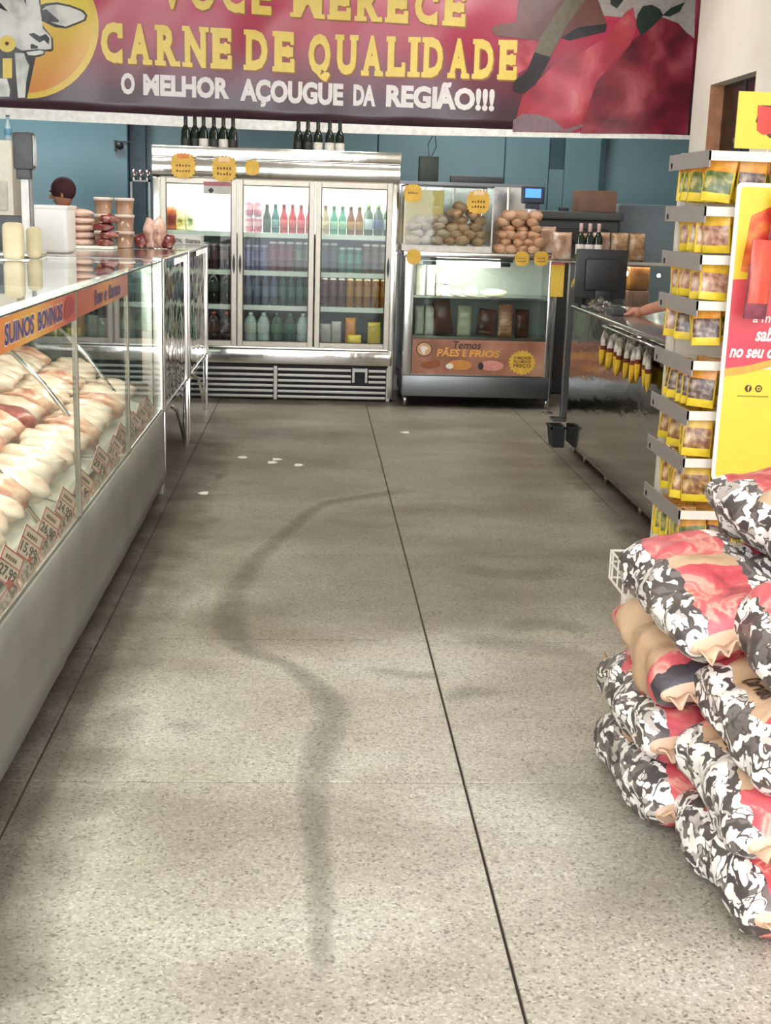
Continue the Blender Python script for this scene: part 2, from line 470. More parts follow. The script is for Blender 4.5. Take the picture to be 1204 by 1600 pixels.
strip_stain('floor_stain_or_dimming', [(.5, y) for y in (4.2, 5.4, 6.4, 7.4, 8.4, 9.4, 10.6, 12.4)], [1.5, 1.7, 1.9, 2.0, 2.1, 2.1, 2.1, 2.0], GRIME_DIM, z=.0003, nacross=14)
SM2 = stain_mat('scuffs', (112, 104, 94), 0.24, 5)
for pts, w in [([(560, 1040), (640, 1055), (700, 1050)], .05), ([(780, 980), (860, 975), (930, 990)], .08), ([(280, 1120), (310, 1150)], .07), ([(330, 760), (350, 735)], .03), ([(700, 880), (800, 900), (900, 890)], .10), ([(780, 1090), (740, 1080), (700, 1100)], .06), ([(880, 1180), (980, 1300), (1060, 1450)], .22), ([(700, 1000), (820, 1010), (940, 1030)], .10)]:
    strip_stain('floor_stain_or_dimming', [onZ(*p, 0)[:2] for p in pts], [w] * len(pts), SM2)

BLUEW = noise_mat('teal_painted_wall', [(0.25, (86, 118, 125)), (0.75, (102, 134, 140))], 1.2, 0.35)
BLUED = mat('teal_panel', (90, 128, 138), 0.3, 0, 0.05, 3)
BLUEDK = mat('dark_teal_post', (44, 72, 80), 0.4)
WALLW = noise_mat('white_painted_wall', [(0.3, (232, 224, 210)), (0.7, (240, 234, 222))], 3, 0.6)
CEIL = mat('white_ceiling', (214, 212, 206), 0.7, 0, 0.04, 2)
wb = build('wall_back', MB().box(-6.6, 4.6, 12.5, 12.62, -0.06, 3.7), mat('joint_teal', (58, 84, 92), 0.6), kind='structure')
seams = [-6.6, -4.6, -2.9, -1.72, -.2, .58, 1.79, 2.22, 2.36, 2.72, 4.6]
zs = [0, 1.05, 1.62, 2.6, 3.7]
for a, b in zip(seams[:-1], seams[1:]):
    if a in (2.22,):
        build('panel', MB().box(a, b, 12.485, 12.5, 1.93, 3.7), BLUEDK, wb)
        build('panel', MB().box(a, b, 12.485, 12.5, 0, 1.93), BLUEW, wb); continue
    build('panel', MB().bbox(a + .006, b - .006, 12.48, 12.5, 0, 3.7, .004, seg=1), BLUEW, wb)
build('wall_left', MB().box(-6.6, -6.5, -.6, 12.5, -.06, 3.7), BLUEW, kind='structure')
build('ceiling', MB().box(-6.6, 4.6, .6, 12.6, 3.6, 3.7), CEIL, kind='structure')
build('wall_outer', MB().box(4.5, 4.6, -.6, 12.5, -.06, 3.7), WALLW, kind='structure')
# right wall, with the opening of the serving window
WX = 2.86
wr = MB()
wy0, wy1, wz0, wz1 = 8.62, 9.63, 1.25, 2.46
wr.box(WX, WX + .16, -.6, wy0, -.06, 3.6); wr.box(WX, WX + .16, wy1, 10.05, -.06, 3.6)
wr.box(WX, WX + .16, wy0, wy1, -.06, wz0); wr.box(WX, WX + .16, wy0, wy1, wz1, 3.6)
wall_r = build('wall_right', wr, WALLW, kind='structure')
wn = thing('window_1', None, None, (WX, wy0, wz0), kind='structure')
wn['label'] = 'dark serving window in white wall above the spice rack'
BRICK = noise_mat('worn_brown_jamb', [(0.3, (150, 100, 72)), (0.7, (190, 138, 104))], 9, 0.7, bump=0.3)
build('jamb', MB().box(WX + .003, WX + .157, wy1 - .02, wy1, wz0, wz1), BRICK, wn)
build('jamb', MB().box(WX + .003, WX + .157, wy0, wy0 + .02, wz0, wz1), BRICK, wn)
build('pane', MB().box(WX + .10, WX + .108, wy0 + .02, wy1 - .02, wz0, wz1), GLASS_DARK, wn)
build('frame', MB().box(WX + .09, WX + .12, (wy0 + wy1) / 2 - .012, (wy0 + wy1) / 2 + .012, wz0, wz1), DGREY, wn)
build('wall_inner', MB().box(WX + .9, WX + .95, 7.5, 10.6, 0, 3.6), mat('dim_grey_wall', (92, 88, 82), 0.7), kind='structure')

# cold-room panel door at the back left, dark recess beside it
dr = thing('door_1', None, None, (-2.3, 12.4, 0), kind='structure')
dr['label'] = 'teal cold-room door with a dark latch at the back left'
build('door_leaf', MB().bbox(-3.7, -1.74, 12.34, 12.46, 0, 3.4, .01), BLUED, dr)
hp = onY(187, 228, 12.32)
build('latch', MB().lump(hp, (.035, .03, .035), 2, .05), BLACK, dr, True)
build('hasp', MB().box(hp.x - .05, hp.x - .035, 12.31, 12.34, hp.z - .05, hp.z + .05).box(hp.x - .05, hp.x + .1, 12.325, 12.34, hp.z + .035, hp.z + .045), DGREY, dr)
build('trim_1', MB().box(-1.73, -1.585, 12.41, 12.49, 0, 3.6), BLUEDK, kind='structure')
build('trim_2', MB().box(2.70, 2.74, 12.42, 12.49, 1.6, 3.6), BLUEDK, kind='structure')

# ceiling lamps
def ceiling_lamp(x, y, label, power, along='x'):
    t = thing('ceiling_lamp', label, 'lamp', (x, y, 3.6), 'ceiling tube lamps')
    L = 1.2
    b = MB().bbox(x - L / 2, x + L / 2, y - .09, y + .09, 3.535, 3.6, .01); build('housing', b, WHITE, t)
    for s in (-.045, .045):
        build('tube', MB().tube([(x - L / 2 + .03, y + s, 3.515), (x + L / 2 - .03, y + s, 3.515)], .014), TUBE, t, True)
    area_light('lamp_light', (x, y, 3.49), L, .18, power, (1, .975, .93), parent=t)
ceiling_lamp(.4, 7.6, 'twin tube ceiling lamp above the aisle in front of the fridge', 30)
ceiling_lamp(.4, 4.6, 'twin tube ceiling lamp nearest the shop entrance', 6)
ceiling_lamp(1.5, 9.2, 'twin tube ceiling lamp by the white wall and bakery case', 22)
ceiling_lamp(-2.2, 7.4, 'twin tube ceiling lamp behind the meat counter', 40)
ceiling_lamp(-2.6, 11.6, 'twin tube ceiling lamp by the cold-room door', 60)
ceiling_lamp(1.6, 11.7, 'twin tube ceiling lamp behind the banner', 55)

# ================================================================== BANNER
BY = 10.75
def fold(x, z):
    return .022 * math.sin(x * 1.9 + .8) + .012 * math.sin(x * 4.3 + z * 2.6) + .006 * math.sin(x * 9.1 - z * 6)
ban = thing('banner', 'wide red vinyl banner with yellow lettering hanging across the shop', 'banner', (0, BY, 2.11))
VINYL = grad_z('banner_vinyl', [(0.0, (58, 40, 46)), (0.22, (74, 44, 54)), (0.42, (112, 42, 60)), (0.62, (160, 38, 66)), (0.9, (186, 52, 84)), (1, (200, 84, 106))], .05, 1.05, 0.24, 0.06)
HEM = mat('white_hem', (240, 237, 230), 0.4)
def sheet(x0, x1, zf0, zf1, nx, nz, y):
    vs = []; fs = []
    for i in range(nx + 1):
        x = x0 + (x1 - x0) * i / nx; a, b = zf0(x), zf1(x)
        for k in range(nz + 1):
            z = a + (b - a) * k / nz; vs.append((x, y + fold(x, z), z))
    for i in range(nx):
        for k in range(nz): fs.append((i * (nz + 1) + k, (i + 1) * (nz + 1) + k, (i + 1) * (nz + 1) + k + 1, i * (nz + 1) + k + 1))
    return MB().add(vs, fs)
def z_hem(x):   # bottom edge of the printed part
    t = (x + 2.5) / 5.55; return 2.204 - .032 * t - .018 * math.sin(math.pi * max(0, min(1, t)))
def z_bot(x):
    t = (x + 2.5) / 5.55; return 2.121 + .021 * t - .03 * math.sin(math.pi * max(0, min(1, t)))
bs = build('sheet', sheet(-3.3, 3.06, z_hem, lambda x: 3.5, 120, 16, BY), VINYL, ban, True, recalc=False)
so = bs.modifiers.new('s', 'SOLIDIFY'); so.thickness = .003; so.offset = 1
build('hem', sheet(-3.3, 3.06, z_bot, lambda x: z_hem(x) + .004, 120, 2, BY - .004), HEM, ban, True, recalc=False)
def bmap(d):
    return lambda x, z: (x, BY + fold(x, z) - d, z)
def subdiv(mb, n=1, maxlen=.12):
    bm = bmesh.new(); vv = [bm.verts.new(v) for v in mb.v]
    for f in mb.f:
        try: bm.faces.new([vv[i] for i in f])
        except ValueError: pass
    bmesh.ops.triangulate(bm, faces=bm.faces)
    for _ in range(n):
        es = [e for e in bm.edges if e.calc_length() > maxlen]
        if not es: break
        bmesh.ops.subdivide_edges(bm, edges=es, cuts=1); bmesh.ops.triangulate(bm, faces=bm.faces)
    r = MB(); r.bm(bm); return r
YTXT = mat('yellow_lettering', (232, 202, 92), 0.35, 0, 0.05)
WTXT = mat('white_lettering', (224, 216, 212), 0.35, 0, 0.05)
GOLDSH = mat('amber_letter_edge', (150, 92, 34), 0.4)
def l1(x, z): return (x, 0, 2.572 + z * .305 - .02 * (x + 1.7) / 3.3 - .012 * math.sin(x + 1.7))
def l0(x, z): return (x, 0, 2.988 + z * .28 - .018 * (x + 1.2))
def lay(mb, d, dx=0, dz=0):
    mb = subdiv(mb, 3); f = bmap(d); mb.v = [f(v[0] + dx, v[2] + dz) for v in mb.v]; return mb
for w, a, b, f in [('CARNE', -1.72, -.675, l1), ('DE', -.585, -.18, l1), ('QUALIDADE', -.09, 1.605, l1), ('VOCÊ', -1.25, -.36, l0), ('MERECE', -.22, 1.175, l0)]:
    tt = MB(); serif_line(tt, w, a, b, 0, 1, f, .05)
    sh = build('lettering', lay(MB().add(tt.v, tt.f), .009), YTXT, ban, recalc=False)
    build('lettering_edge', lay(tt, .006, .012, -.012), GOLDSH, sh, recalc=False)
def wmap(x, z): return (x, 0, z + 2.335 - .03 * (x + 1.55) / 3 )
words = [('O', -1.555, -1.445), ('MELHOR', -1.38, -.70), ('AÇOUGUE', -.615, .21), ('DA', .29, .47), ('REGIÃO!!!', .555, 1.43)]
for w, a, b in words:
    c = {'AÇOUGUE': (-.19, .70), 'REGIÃO!!!': (-.01, .90)}.get(w, (-.01, .70))
    lo, hi = (-.045 if c[0] < -.1 else 0), (.165 + (.045 if c[1] > .8 else 0))
    t2 = MB(); text_fit(t2, w, a, b, lo, hi, wmap, .05)
    build('lettering', lay(t2, .009), WTXT, ban, recalc=False)

def bpoly(pts, d):
    """a printed shape on the banner, given by photo pixels on the banner's plane"""
    mb = MB()
    P = [onY(px, py, BY) for px, py in pts]
    bm = bmesh.new(); f = bm.faces.new([bm.verts.new((p.x, 0, p.z)) for p in P]); bmesh.ops.triangulate(bm, faces=[f])
    mb.bm(bm); return lay(mb, d)
def circ(cx, cy, r, n=48, ry=None): return [(cx + r * math.cos(2 * math.pi * k / n), cy + (ry or r) * math.sin(2 * math.pi * k / n)) for k in range(n)]
CY1 = mat('logo_yellow', (226, 194, 78), 0.3, 0, 0.05)
CY2 = grad_z('logo_orange', [(0, (214, 128, 76)), (0.45, (222, 164, 76)), (0.85, (228, 196, 72)), (1, (232, 206, 74))], .13, .92, 0.3, .03)
COWW = noise_mat('cow_white', [(0.35, (176, 176, 170)), (0.5, (224, 222, 214)), (0.7, (232, 230, 224))], 5, 0.3)
COWK = mat('cow_outline', (48, 46, 44), 0.3)
em = build('emblem', bpoly(circ(45, 44, 110), .005), CY1, ban, recalc=False)
build('emblem_disc', bpoly(circ(42, 42, 103), .007), CY2, em, recalc=False)
k = 5.473
def cr_(pts): return [(x / k, y / k) for x, y in pts]
build('cow_outline', bpoly(cr_([(-60, -40), (340, -40), (352, 30), (325, 150), (390, 250), (455, 330), (460, 430), (440, 442), (385, 440), (385, 465), (340, 485), (305, 490), (265, 600), (240, 720), (228, 840), (-60, 840)]), .009), COWK, em, recalc=False)
build('cow_head', bpoly(cr_([(-60, -40), (330, -40), (338, 40), (315, 155), (370, 245), (440, 320), (445, 420), (390, 428), (330, 420), (190, 432), (150, 412), (120, 395), (-60, 380)]), .011), COWW, em, recalc=False)
build('cow_neck', bpoly(cr_([(125, 450), (205, 455), (190, 520), (180, 640), (186, 680), (225, 515), (250, 560), (222, 700), (212, 835), (150, 835), (135, 640)]), .011), COWW, em, recalc=False)
build('cow_neck', bpoly(cr_([(-60, 670), (55, 670), (80, 760), (75, 825), (-60, 825)]), .011), COWW, em, recalc=False)
build('cow_chin', bpoly(cr_([(225, 445), (350, 430), (378, 440), (372, 462), (335, 468), (300, 475), (240, 470)]), .011), COWW, em, recalc=False)
build('cow_muzzle', bpoly(cr_([(245, 292), (290, 283), (345, 312), (395, 292), (428, 330), (420, 385), (380, 345), (340, 365), (290, 330)]), .013), COWK, em, recalc=False)
build('cow_muzzle', bpoly(cr_([(262, 385), (275, 375), (330, 400), (320, 418), (262, 418)]), .013), COWK, em, recalc=False)
build('cow_eye', bpoly(cr_([(-30, 20), (0, 20), (70, 100), (40, 90), (0, 70), (-30, 90)]), .013), COWK, em, recalc=False)
build('cow_eye', bpoly(cr_([(205, -10), (222, -10), (232, 60)]), .013), COWK, em, recalc=False)
build('cow_ear', bpoly(cr_([(350, 45), (400, 30), (490, 22), (600, 45), (720, 92), (752, 135), (740, 180), (660, 215), (570, 248), (470, 235), (400, 200), (345, 175)]), .011), COWK, em, recalc=False)
build('cow_ear', bpoly(cr_([(362, 90), (400, 55), (490, 42), (600, 62), (700, 102), (735, 138), (722, 172), (650, 200), (568, 232), (500, 215), (430, 190), (500, 195), (515, 178), (570, 182), (600, 180), (620, 150), (700, 140), (690, 118), (560, 78), (450, 68), (400, 80)]), .013), COWW, em, recalc=False)
lt = bpoly(circ(11, 68.5, 13.5, 28, 13), .015)
build('emblem_letter', lt, YTXT, em, recalc=False)
build('emblem_letter', bpoly(circ(11, 68, 3, 12), .018), PRINT_DK, em, recalc=False)
build('emblem_letter', bpoly([(3.8, 91), (18.5, 91), (18.5, 122), (3.8, 122)], .015), YTXT, em, recalc=False)
build('emblem_letter', bpoly(cr_([(25, 475), (45, 462), (50, 490), (85, 510), (65, 520), (30, 500)]), .015), COWK, em, recalc=False)
# printed meat, board and knife
MEATP = noise_mat('printed_meat', [(0.25, (130, 36, 50)), (0.45, (172, 50, 66)), (0.6, (196, 84, 96)), (0.8, (214, 150, 152))], 3.2, 0.3, 8, 0.6)
MEATD = noise_mat('printed_meat_dark', [(0.3, (84, 28, 40)), (0.5, (136, 44, 58)), (0.7, (186, 96, 106)), (0.85, (200, 130, 134))], 2.6, 0.3, 8, 0.6)
build('print_background', bpoly([(915, -40), (1088, -40), (1085, 60), (1060, 40), (1030, 26), (990, 30), (940, 25)], .005), mat('print_grey', (170, 162, 156), 0.3), ban, recalc=False)
build('print_meat', bpoly([(905, 209), (915, 160), (945, 125), (985, 65), (1032, 26), (1060, 36), (1084, 64), (1074, 210)], .006), MEATD, ban, recalc=False)
build('print_meat', bpoly([(800, 206), (815, 150), (862, 105), (905, 84), (945, 58), (975, 20), (988, 12), (993, 45), (982, 72), (955, 98), (930, 128), (908, 170), (904, 208)], .008), MEATP, ban, recalc=False)
build('print_meat', bpoly([(800, 70), (838, 60), (842, 78), (825, 105), (802, 120)], .007), MEATP, ban, recalc=False)
build('print_leaf', bpoly([(994, 24), (1003, 10), (1018, 8), (1030, 14), (1036, 24), (1018, 42), (1000, 56), (992, 40)], .009), mat('print_green', (44, 58, 52), 0.3), ban, recalc=False)
build('print_leaf', bpoly([(1034, 24), (1048, 12), (1070, 3), (1062, 18), (1046, 26)], .009), mat('print_green', (44, 58, 52), 0.3), ban, recalc=False)
build('print_leaf', bpoly([(952, -20), (975, -20), (972, 2), (962, 14), (952, 8)], .009), mat('print_green', (44, 58, 52), 0.3), ban, recalc=False)
build('print_board', bpoly([(772, 40), (806, 34), (808, 8), (815, -20), (925, -20), (946, 38), (940, 52), (890, 58), (838, 64), (775, 56), (768, 48)], .010), noise_mat('print_board_brown', [(0.3, (96, 58, 56)), (0.7, (120, 76, 72))], 3, 0.3), ban, recalc=False)
build('print_board_edge', bpoly([(946, 38), (944, 50), (888, 64), (876, 60), (900, 44)], .011), mat('print_black', (36, 32, 34), 0.3), ban, recalc=False)
build('print_blade', bpoly([(894, -20), (928, -20), (884, 40), (858, 90), (834, 82), (842, 60)], .013), mat('print_blade_grey', (112, 102, 84), 0.3), ban, recalc=False)
build('print_handle', bpoly([(834, 82), (859, 90), (848, 112), (836, 132), (820, 144), (806, 145), (800, 138), (803, 126), (822, 112)], .013), mat('print_black', (36, 32, 34), 0.3), ban, recalc=False)
build('print_garlic', bpoly([(800, 205), (801, 188), (815, 178), (840, 179), (862, 186), (880, 203), (908, 194), (911, 197), (890, 207)], .010), mat('print_garlic_grey', (126, 102, 108), 0.3), ban, recalc=False)
for x in (-3.1, 3.0):
    build('cord', MB().tube([(x, BY, 3.49), (x, BY, 3.6)], .004, 6), DGREY, ban)

# ================================================================== FRIDGE
FX0, FX1, FY, FD = -1.25, .65, 10.18, .72
fr = thing('display_fridge', 'three-door stainless drinks fridge with glass doors at the back', 'fridge', ((FX0 + FX1) / 2, FY + FD / 2, 0))
INT = mat('fridge_lining', (226, 228, 214), 0.5, 0, 0.03)
b = MB()
b.box(FX0, FX0 + .05, FY + .03, FY + FD, .02, 1.87).box(FX1 - .05, FX1, FY + .03, FY + FD, .02, 1.87)
b.box(FX0, FX1, FY + FD - .03, FY + FD, .02, 1.87).box(FX0, FX1, FY + .03, FY + FD, 1.80, 1.87).box(FX0, FX1, FY + .06, FY + FD, .27, .42)
build('cabinet', b, STEEL, fr)
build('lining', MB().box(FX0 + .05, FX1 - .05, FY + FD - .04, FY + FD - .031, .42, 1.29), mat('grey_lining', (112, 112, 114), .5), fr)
build('lining', MB().box(FX0 + .05, FX1 - .05, FY + FD - .04, FY + FD - .031, 1.29, 1.8).box(FX0 + .05, FX0 + .058, FY + .06, FY + FD - .04, .42, 1.8).box(FX1 - .058, FX1 - .05, FY + .06, FY + FD - .04, .42, 1.8).box(FX0 + .06, FX1 - .06, FY + .1, FY + FD - .05, 1.79, 1.798), INT, fr)
smooth_angle(build('header', MB().bbox(FX0 - .005, FX1 + .008, FY - .03, FY + .1, 1.845, 1.935, .012), CHROME, fr))
hd = MB(); prof = [(0, 1.70), (-.012, 1.72), (-.02, 1.76), (-.018, 1.80), (-.005, 1.845), (.05, 1.845), (.05, 1.70)]
hd.add([(x, FY + p[0], p[1]) for x in (FX0, FX1) for p in prof], [(i, (i + 1) % 7, 7 + (i + 1) % 7, 7 + i) for i in range(7)] + [tuple(range(7)), tuple(range(7, 14))[::-1]])
smooth_angle(build('header_band', hd, CHROME, fr), 50)
smooth_angle(build('post', MB().bbox(FX0, FX0 + .055, FY - .005, FY + .05, .02, 1.70, .012), CHROME, fr))
smooth_angle(build('post', MB().bbox(FX1 - .055, FX1, FY - .005, FY + .05, .02, 1.70, .012), CHROME, fr))
doors = [(-1.19, -.605), (-.60, -.004), (.006, .60)]
for i, (a, c) in enumerate(doors):
    d = MB(); w = .043
    for bx in [(a, a + w, .42, 1.70), (c - w, c, .42, 1.70), (a + w, c - w, .42, .463), (a + w, c - w, 1.657, 1.70)]:
        d.bbox(bx[0], bx[1], FY - .012, FY + .03, bx[2], bx[3], .005)
    do = build('door', d, ALU, fr)
    build('glass_pane', MB().box(a + w - .004, c - w + .004, FY + .005, FY + .011, .459, 1.661), GLASS, do)
    ga = MB(); g_ = .005; a2, c2 = a + w, c - w
    for q in [(a2, a2 + g_, .463, 1.657), (c2 - g_, c2, .463, 1.657), (a2, c2, .463, .463 + g_), (a2, c2, 1.657 - g_, 1.657)]: ga.box(q[0], q[1], FY - .014, FY + .004, q[2], q[3])
    build('gasket', ga, BLACK, do)
    hx = c - .022 if i in (0, 2) else a + .022
    h = MB()
    h.add([(hx + sx * .011 * math.sin(math.pi * t / 10), FY - .016, .98 + .16 * t / 10) for t in range(11) for sx in (-1, 1)], [(2 * t, 2 * t + 1, 2 * t + 3, 2 * t + 2) for t in range(10)])
    hh = build('handle', h, BLACK, do, recalc=False); mm = hh.modifiers.new('s', 'SOLIDIFY'); mm.thickness = .006; mm.offset = 0
smooth_angle(build('sill', MB().bbox(FX0 + .02, FX1 - .02, FY - .02, FY + .08, .285, .405, .02), CHROME, fr))
build('plinth', MB().box(FX0 + .03, FX1 - .03, FY + .05, FY + .09, .0, .29), mat('plinth_black', (30, 27, 26), 0.6), fr)
SLAT = steel('grille_steel', (168, 164, 156), 0.3, 0.03, 4)
for x in (FX0 + .045, -.295, FX1 - .045):
    build('grille_post', MB().bbox(x - .016, x + .016, FY - .004, FY + .02, 0, .27, .004), SLAT, fr)
gz = [.025, .068, .111, .154, .197, .243]
for g in gz:
    for a, c in ((FX0 + .06, -.311), (-.279, FX1 - .06)):
        if g > .15 and a > -.5:
            for a2, c2 in ((a, .31), (.445, c)):
                build('grille_slat', MB().bbox(a2, c2, FY, FY + .025, g - .012, g + .012, .005), SLAT, fr)
        else:
            build('grille_slat', MB().bbox(a, c, FY, FY + .025, g - .012, g + .012, .005), SLAT, fr)
build('control_window', MB().box(.318, .336, FY - .004, FY + .02, .15, .265).box(.42, .438, FY - .004, FY + .02, .15, .265).box(.336, .42, FY + .0, FY + .02, .235, .262), SLAT, fr)
SHELFM = mat('white_wire_shelf', (222, 222, 214), 0.4, 0, .03)
SHZ = [1.30, 1.005, .735]
for z in SHZ:
    for a, c in ((-1.19, -.602), (-.602, 0), (0, .598)):
        build('shelf', MB().box(a + .004, c - .004, FY + .09, FY + FD - .05, z - .012, z).box(a + .004, c - .004, FY + .075, FY + .09, z - .034, z + .004), SHELFM, fr)
for a, c in doors:
    build('lamp_tube', MB().tube([(a + .05, FY + .085, 1.76), (c - .05, FY + .085, 1.76)], .012), TUBE, fr, True)
    area_light('fridge_light', ((a + c) / 2, FY + .10, 1.74), c - a - .1, .05, 6, (1, 1, .93), (0, .35, -1), fr)
    for zz in (1.27, .97, .70):
        area_light('fridge_light', ((a + c) / 2, FY + .10, zz), c - a - .1, .03, .12, (1, 1, .93), (0, .5, -1), fr)
# sticker on the left door
stk = build('notice', MB().box(-.86, -.655, FY - .016, FY - .0125, 1.585, 1.675), mat('notice_grey', (176, 176, 168), .5), loc=(-.757, FY - .015, 1.63),
            label='small notice with a red top stuck on the left fridge door', cat='notice')
build('notice_band', MB().box(-.86, -.655, FY - .018, FY - .0161, 1.645, 1.675), mat('notice_red', (168, 96, 100), .5), stk)
build('notice_mark', MB().prism([(-.825, FY - .0163, 1.61), (-.802, FY - .0163, 1.632), (-.779, FY - .0163, 1.61), (-.802, FY - .0163, 1.588)], (0, -1, 0), .001), INK, stk)

# ---- drinks
def drink_mesh(name, kind, body, lab, cap):
    P = {'longneck': [(.030, 0, 0), (.031, .01, 0), (.031, .045, 0), (.0315, .046, 1), (.0315, .105, 1), (.031, .106, 0), (.030, .125, 0), (.018, .16, 0), (.0135, .18, 0), (.0135, .215, 0), (.0155, .216, 2), (.0155, .23, 2)],
         'wine': [(.036, 0, 0), (.0375, .008, 0), (.0375, .05, 0), (.038, .051, 1), (.038, .135, 1), (.0375, .136, 0), (.036, .19, 0), (.022, .222, 0), (.0145, .24, 0), (.0145, .25, 2), (.0155, .255, 2), (.0155, .31, 2)],
         'pet': [(.026, 0, 0), (.032, .012, 0), (.032, .06, 0), (.030, .075, 0), (.032, .09, 1), (.032, .15, 1), (.031, .16, 0), (.022, .20, 0), (.012, .22, 0), (.014, .222, 2), (.014, .24, 2)],
         'petl': [(.04, 0, 0), (.050, .015, 0), (.050, .08, 0), (.047, .10, 0), (.0505, .11, 1), (.0505, .175, 1), (.049, .18, 0), (.034, .215, 0), (.014, .234, 0), (.016, .236, 2), (.016, .252, 2)],
         'can': [(.024, 0, 2), (.031, .008, 2), (.032, .012, 0), (.032, .05, 0), (.032, .085, 1), (.032, .108, 0), (.026, .119, 2), (.026, .122, 2), (.024, .119, 2)],
         'tallcan': [(.023, 0, 2), (.029, .008, 2), (.030, .012, 0), (.030, .08, 0), (.030, .15, 1), (.030, .185, 0), (.025, .196, 2), (.025, .2, 2), (.023, .196, 2)],
         'bigcan': [(.025, 0, 2), (.031, .008, 2), (.032, .012, 0), (.032, .09, 0), (.032, .17, 1), (.032, .215, 0), (.026, .226, 2), (.026, .23, 2), (.024, .226, 2)],
         'spirit': [(.033, 0, 0), (.036, .01, 0), (.036, .05, 0), (.0365, .051, 1), (.0365, .13, 1), (.036, .131, 0), (.034, .165, 0), (.016, .20, 0), (.0135, .21, 0), (.015, .211, 2), (.015, .255, 2)]}[kind]
    mb = MB().lathe(P, n=12)
    me = bpy.data.meshes.new(name); me.from_pydata(mb.v, [], mb.f)
    for m in (body, lab, cap): me.materials.append(m)
    me.polygons.foreach_set('material_index', mb.m); me.polygons.foreach_set('use_smooth', [True] * len(me.polygons))
    me.update(); return me
def dm(n, c, r=.15, me=0): return mat('drink_' + n, c, r, me, .1, 60)
D = {}
def drink(key, kind, body, lab, cap):
    D[key] = drink_mesh(key, kind, dm(key + '_body', body), dm(key + '_label', lab, .4), dm(key + '_cap', cap, .3, .4 if kind.endswith('can') else 0))
drink('pink_can', 'can', (196, 116, 136), (222, 170, 180), (200, 196, 196))
drink('dark_green_longneck', 'longneck', (30, 46, 36), (52, 74, 62), (200, 196, 180))
drink('teal_longneck', 'longneck', (28, 92, 88), (104, 150, 140), (120, 170, 160))
drink('amber_longneck', 'longneck', (110, 66, 26), (168, 120, 60), (208, 180, 120))
drink('red_longneck', 'longneck', (156, 30, 42), (200, 84, 84), (176, 130, 140))
drink('purple_can', 'tallcan', (66, 44, 100), (92, 70, 130), (150, 140, 170))
drink('wine_red_can', 'bigcan', (96, 28, 44), (130, 48, 64), (180, 170, 170))
drink('olive_can', 'bigcan', (62, 66, 40), (110, 112, 74), (180, 176, 160))
drink('blue_grey_bottle', 'pet', (58, 70, 92), (94, 108, 132), (70, 84, 112))
drink('teal_bottle', 'pet', (34, 66, 64), (70, 108, 100), (50, 80, 78))
drink('black_bottle', 'petl', (24, 24, 22), (44, 52, 46), (60, 60, 58))
drink('cola_bottle', 'petl', (44, 22, 18), (84, 50, 42), (150, 60, 52))
drink('clear_bottle', 'petl', (158, 168, 164), (190, 196, 190), (170, 180, 176))
drink('green_bottle', 'petl', (30, 62, 44), (60, 100, 72), (60, 90, 66))
drink('brown_can', 'bigcan', (84, 60, 44), (112, 84, 62), (190, 180, 160))
drink('dark_can', 'bigcan', (46, 44, 52), (72, 70, 80), (170, 166, 170))
drink('green_can', 'tallcan', (32, 88, 72), (66, 130, 108), (176, 180, 172))
drink('plum_can', 'bigcan', (86, 52, 56), (112, 78, 80), (190, 176, 172))
drink('orange_can', 'bigcan', (140, 86, 28), (170, 118, 48), (200, 180, 140))
drink('clear_longneck', 'longneck', (150, 132, 104), (188, 170, 140), (160, 120, 90))
drink('green_longneck', 'longneck', (66, 128, 104), (140, 176, 150), (150, 190, 170))
drink('green_label_bottle', 'spirit', (52, 78, 50), (176, 186, 190), (128, 140, 96))
drink('blue_label_bottle', 'spirit', (44, 66, 50), (64, 84, 120), (128, 140, 96))
drink('maroon_can', 'tallcan', (52, 28, 30), (84, 40, 44), (140, 120, 120))
doorname = ['left', 'middle', 'right']; shelfname = ['top', 'second', 'third', 'bottom']
SZ = [1.30, 1.005, .735, .421]
WD = {'can': .068, 'tall': .064}
def put(key, x, y, z, label, group, name):
    o = bpy.data.objects.new(name, D[key]); COL.objects.link(o); o.location = (x, y, z); o.rotation_euler[2] = rnd.uniform(0, 6)
    o['label'] = label; o['category'] = 'can' if key.endswith('can') else 'bottle'; o['group'] = group
    return o
def run(di, si, seq, x0, rows=2, y=FY + .13):
    x = x0
    for key, n in seq:
        w = .112 if 'l_' in key else None
        r = max(v.co.x for v in D[key].vertices); step = r * 2 + .004
        col = key.replace('_', ' ')
        lab = 'one of the %ss on the %s shelf behind the %s fridge door' % (col, shelfname[si], doorname[di])
        grp = '%ss, %s shelf, %s fridge door' % (col, shelfname[si], doorname[di])
        for i in range(n):
            for rr in range(rows):
                put(key, x + r, y + rr * step * 1.05 + rnd.uniform(-.004, .004), SZ[si], lab, grp, key if not key.endswith('_label_bottle') else 'labelled_bottle')
            x += step
    return x
# left door
run(0, 1, [('maroon_can', 8)], -1.14)
run(0, 2, [('black_bottle', 5)], -1.16)
run(0, 3, [('cola_bottle', 5)], -1.16)
# middle door
xx = -.553
for i in range(2):
    for zz in (0, .123):
        for rr in range(2):
            put('pink_can', xx + .034 + i * .068, FY + .13 + rr * .07, SZ[0] + zz, 'one of the stacked pink cans on the top shelf behind the middle fridge door', 'stacked pink cans', 'pink_can')
run(0 + 1, 0, [('dark_green_longneck', 1), ('teal_longneck', 1), ('red_longneck', 4)], -.41)
run(1, 1, [('purple_can', 3), ('wine_red_can', 3), ('olive_can', 2)], -.553)
run(1, 2, [('blue_grey_bottle', 4), ('teal_bottle', 4)], -.553)
run(1, 3, [('clear_bottle', 2), ('green_bottle', 2), ('clear_bottle', 1)], -.553)
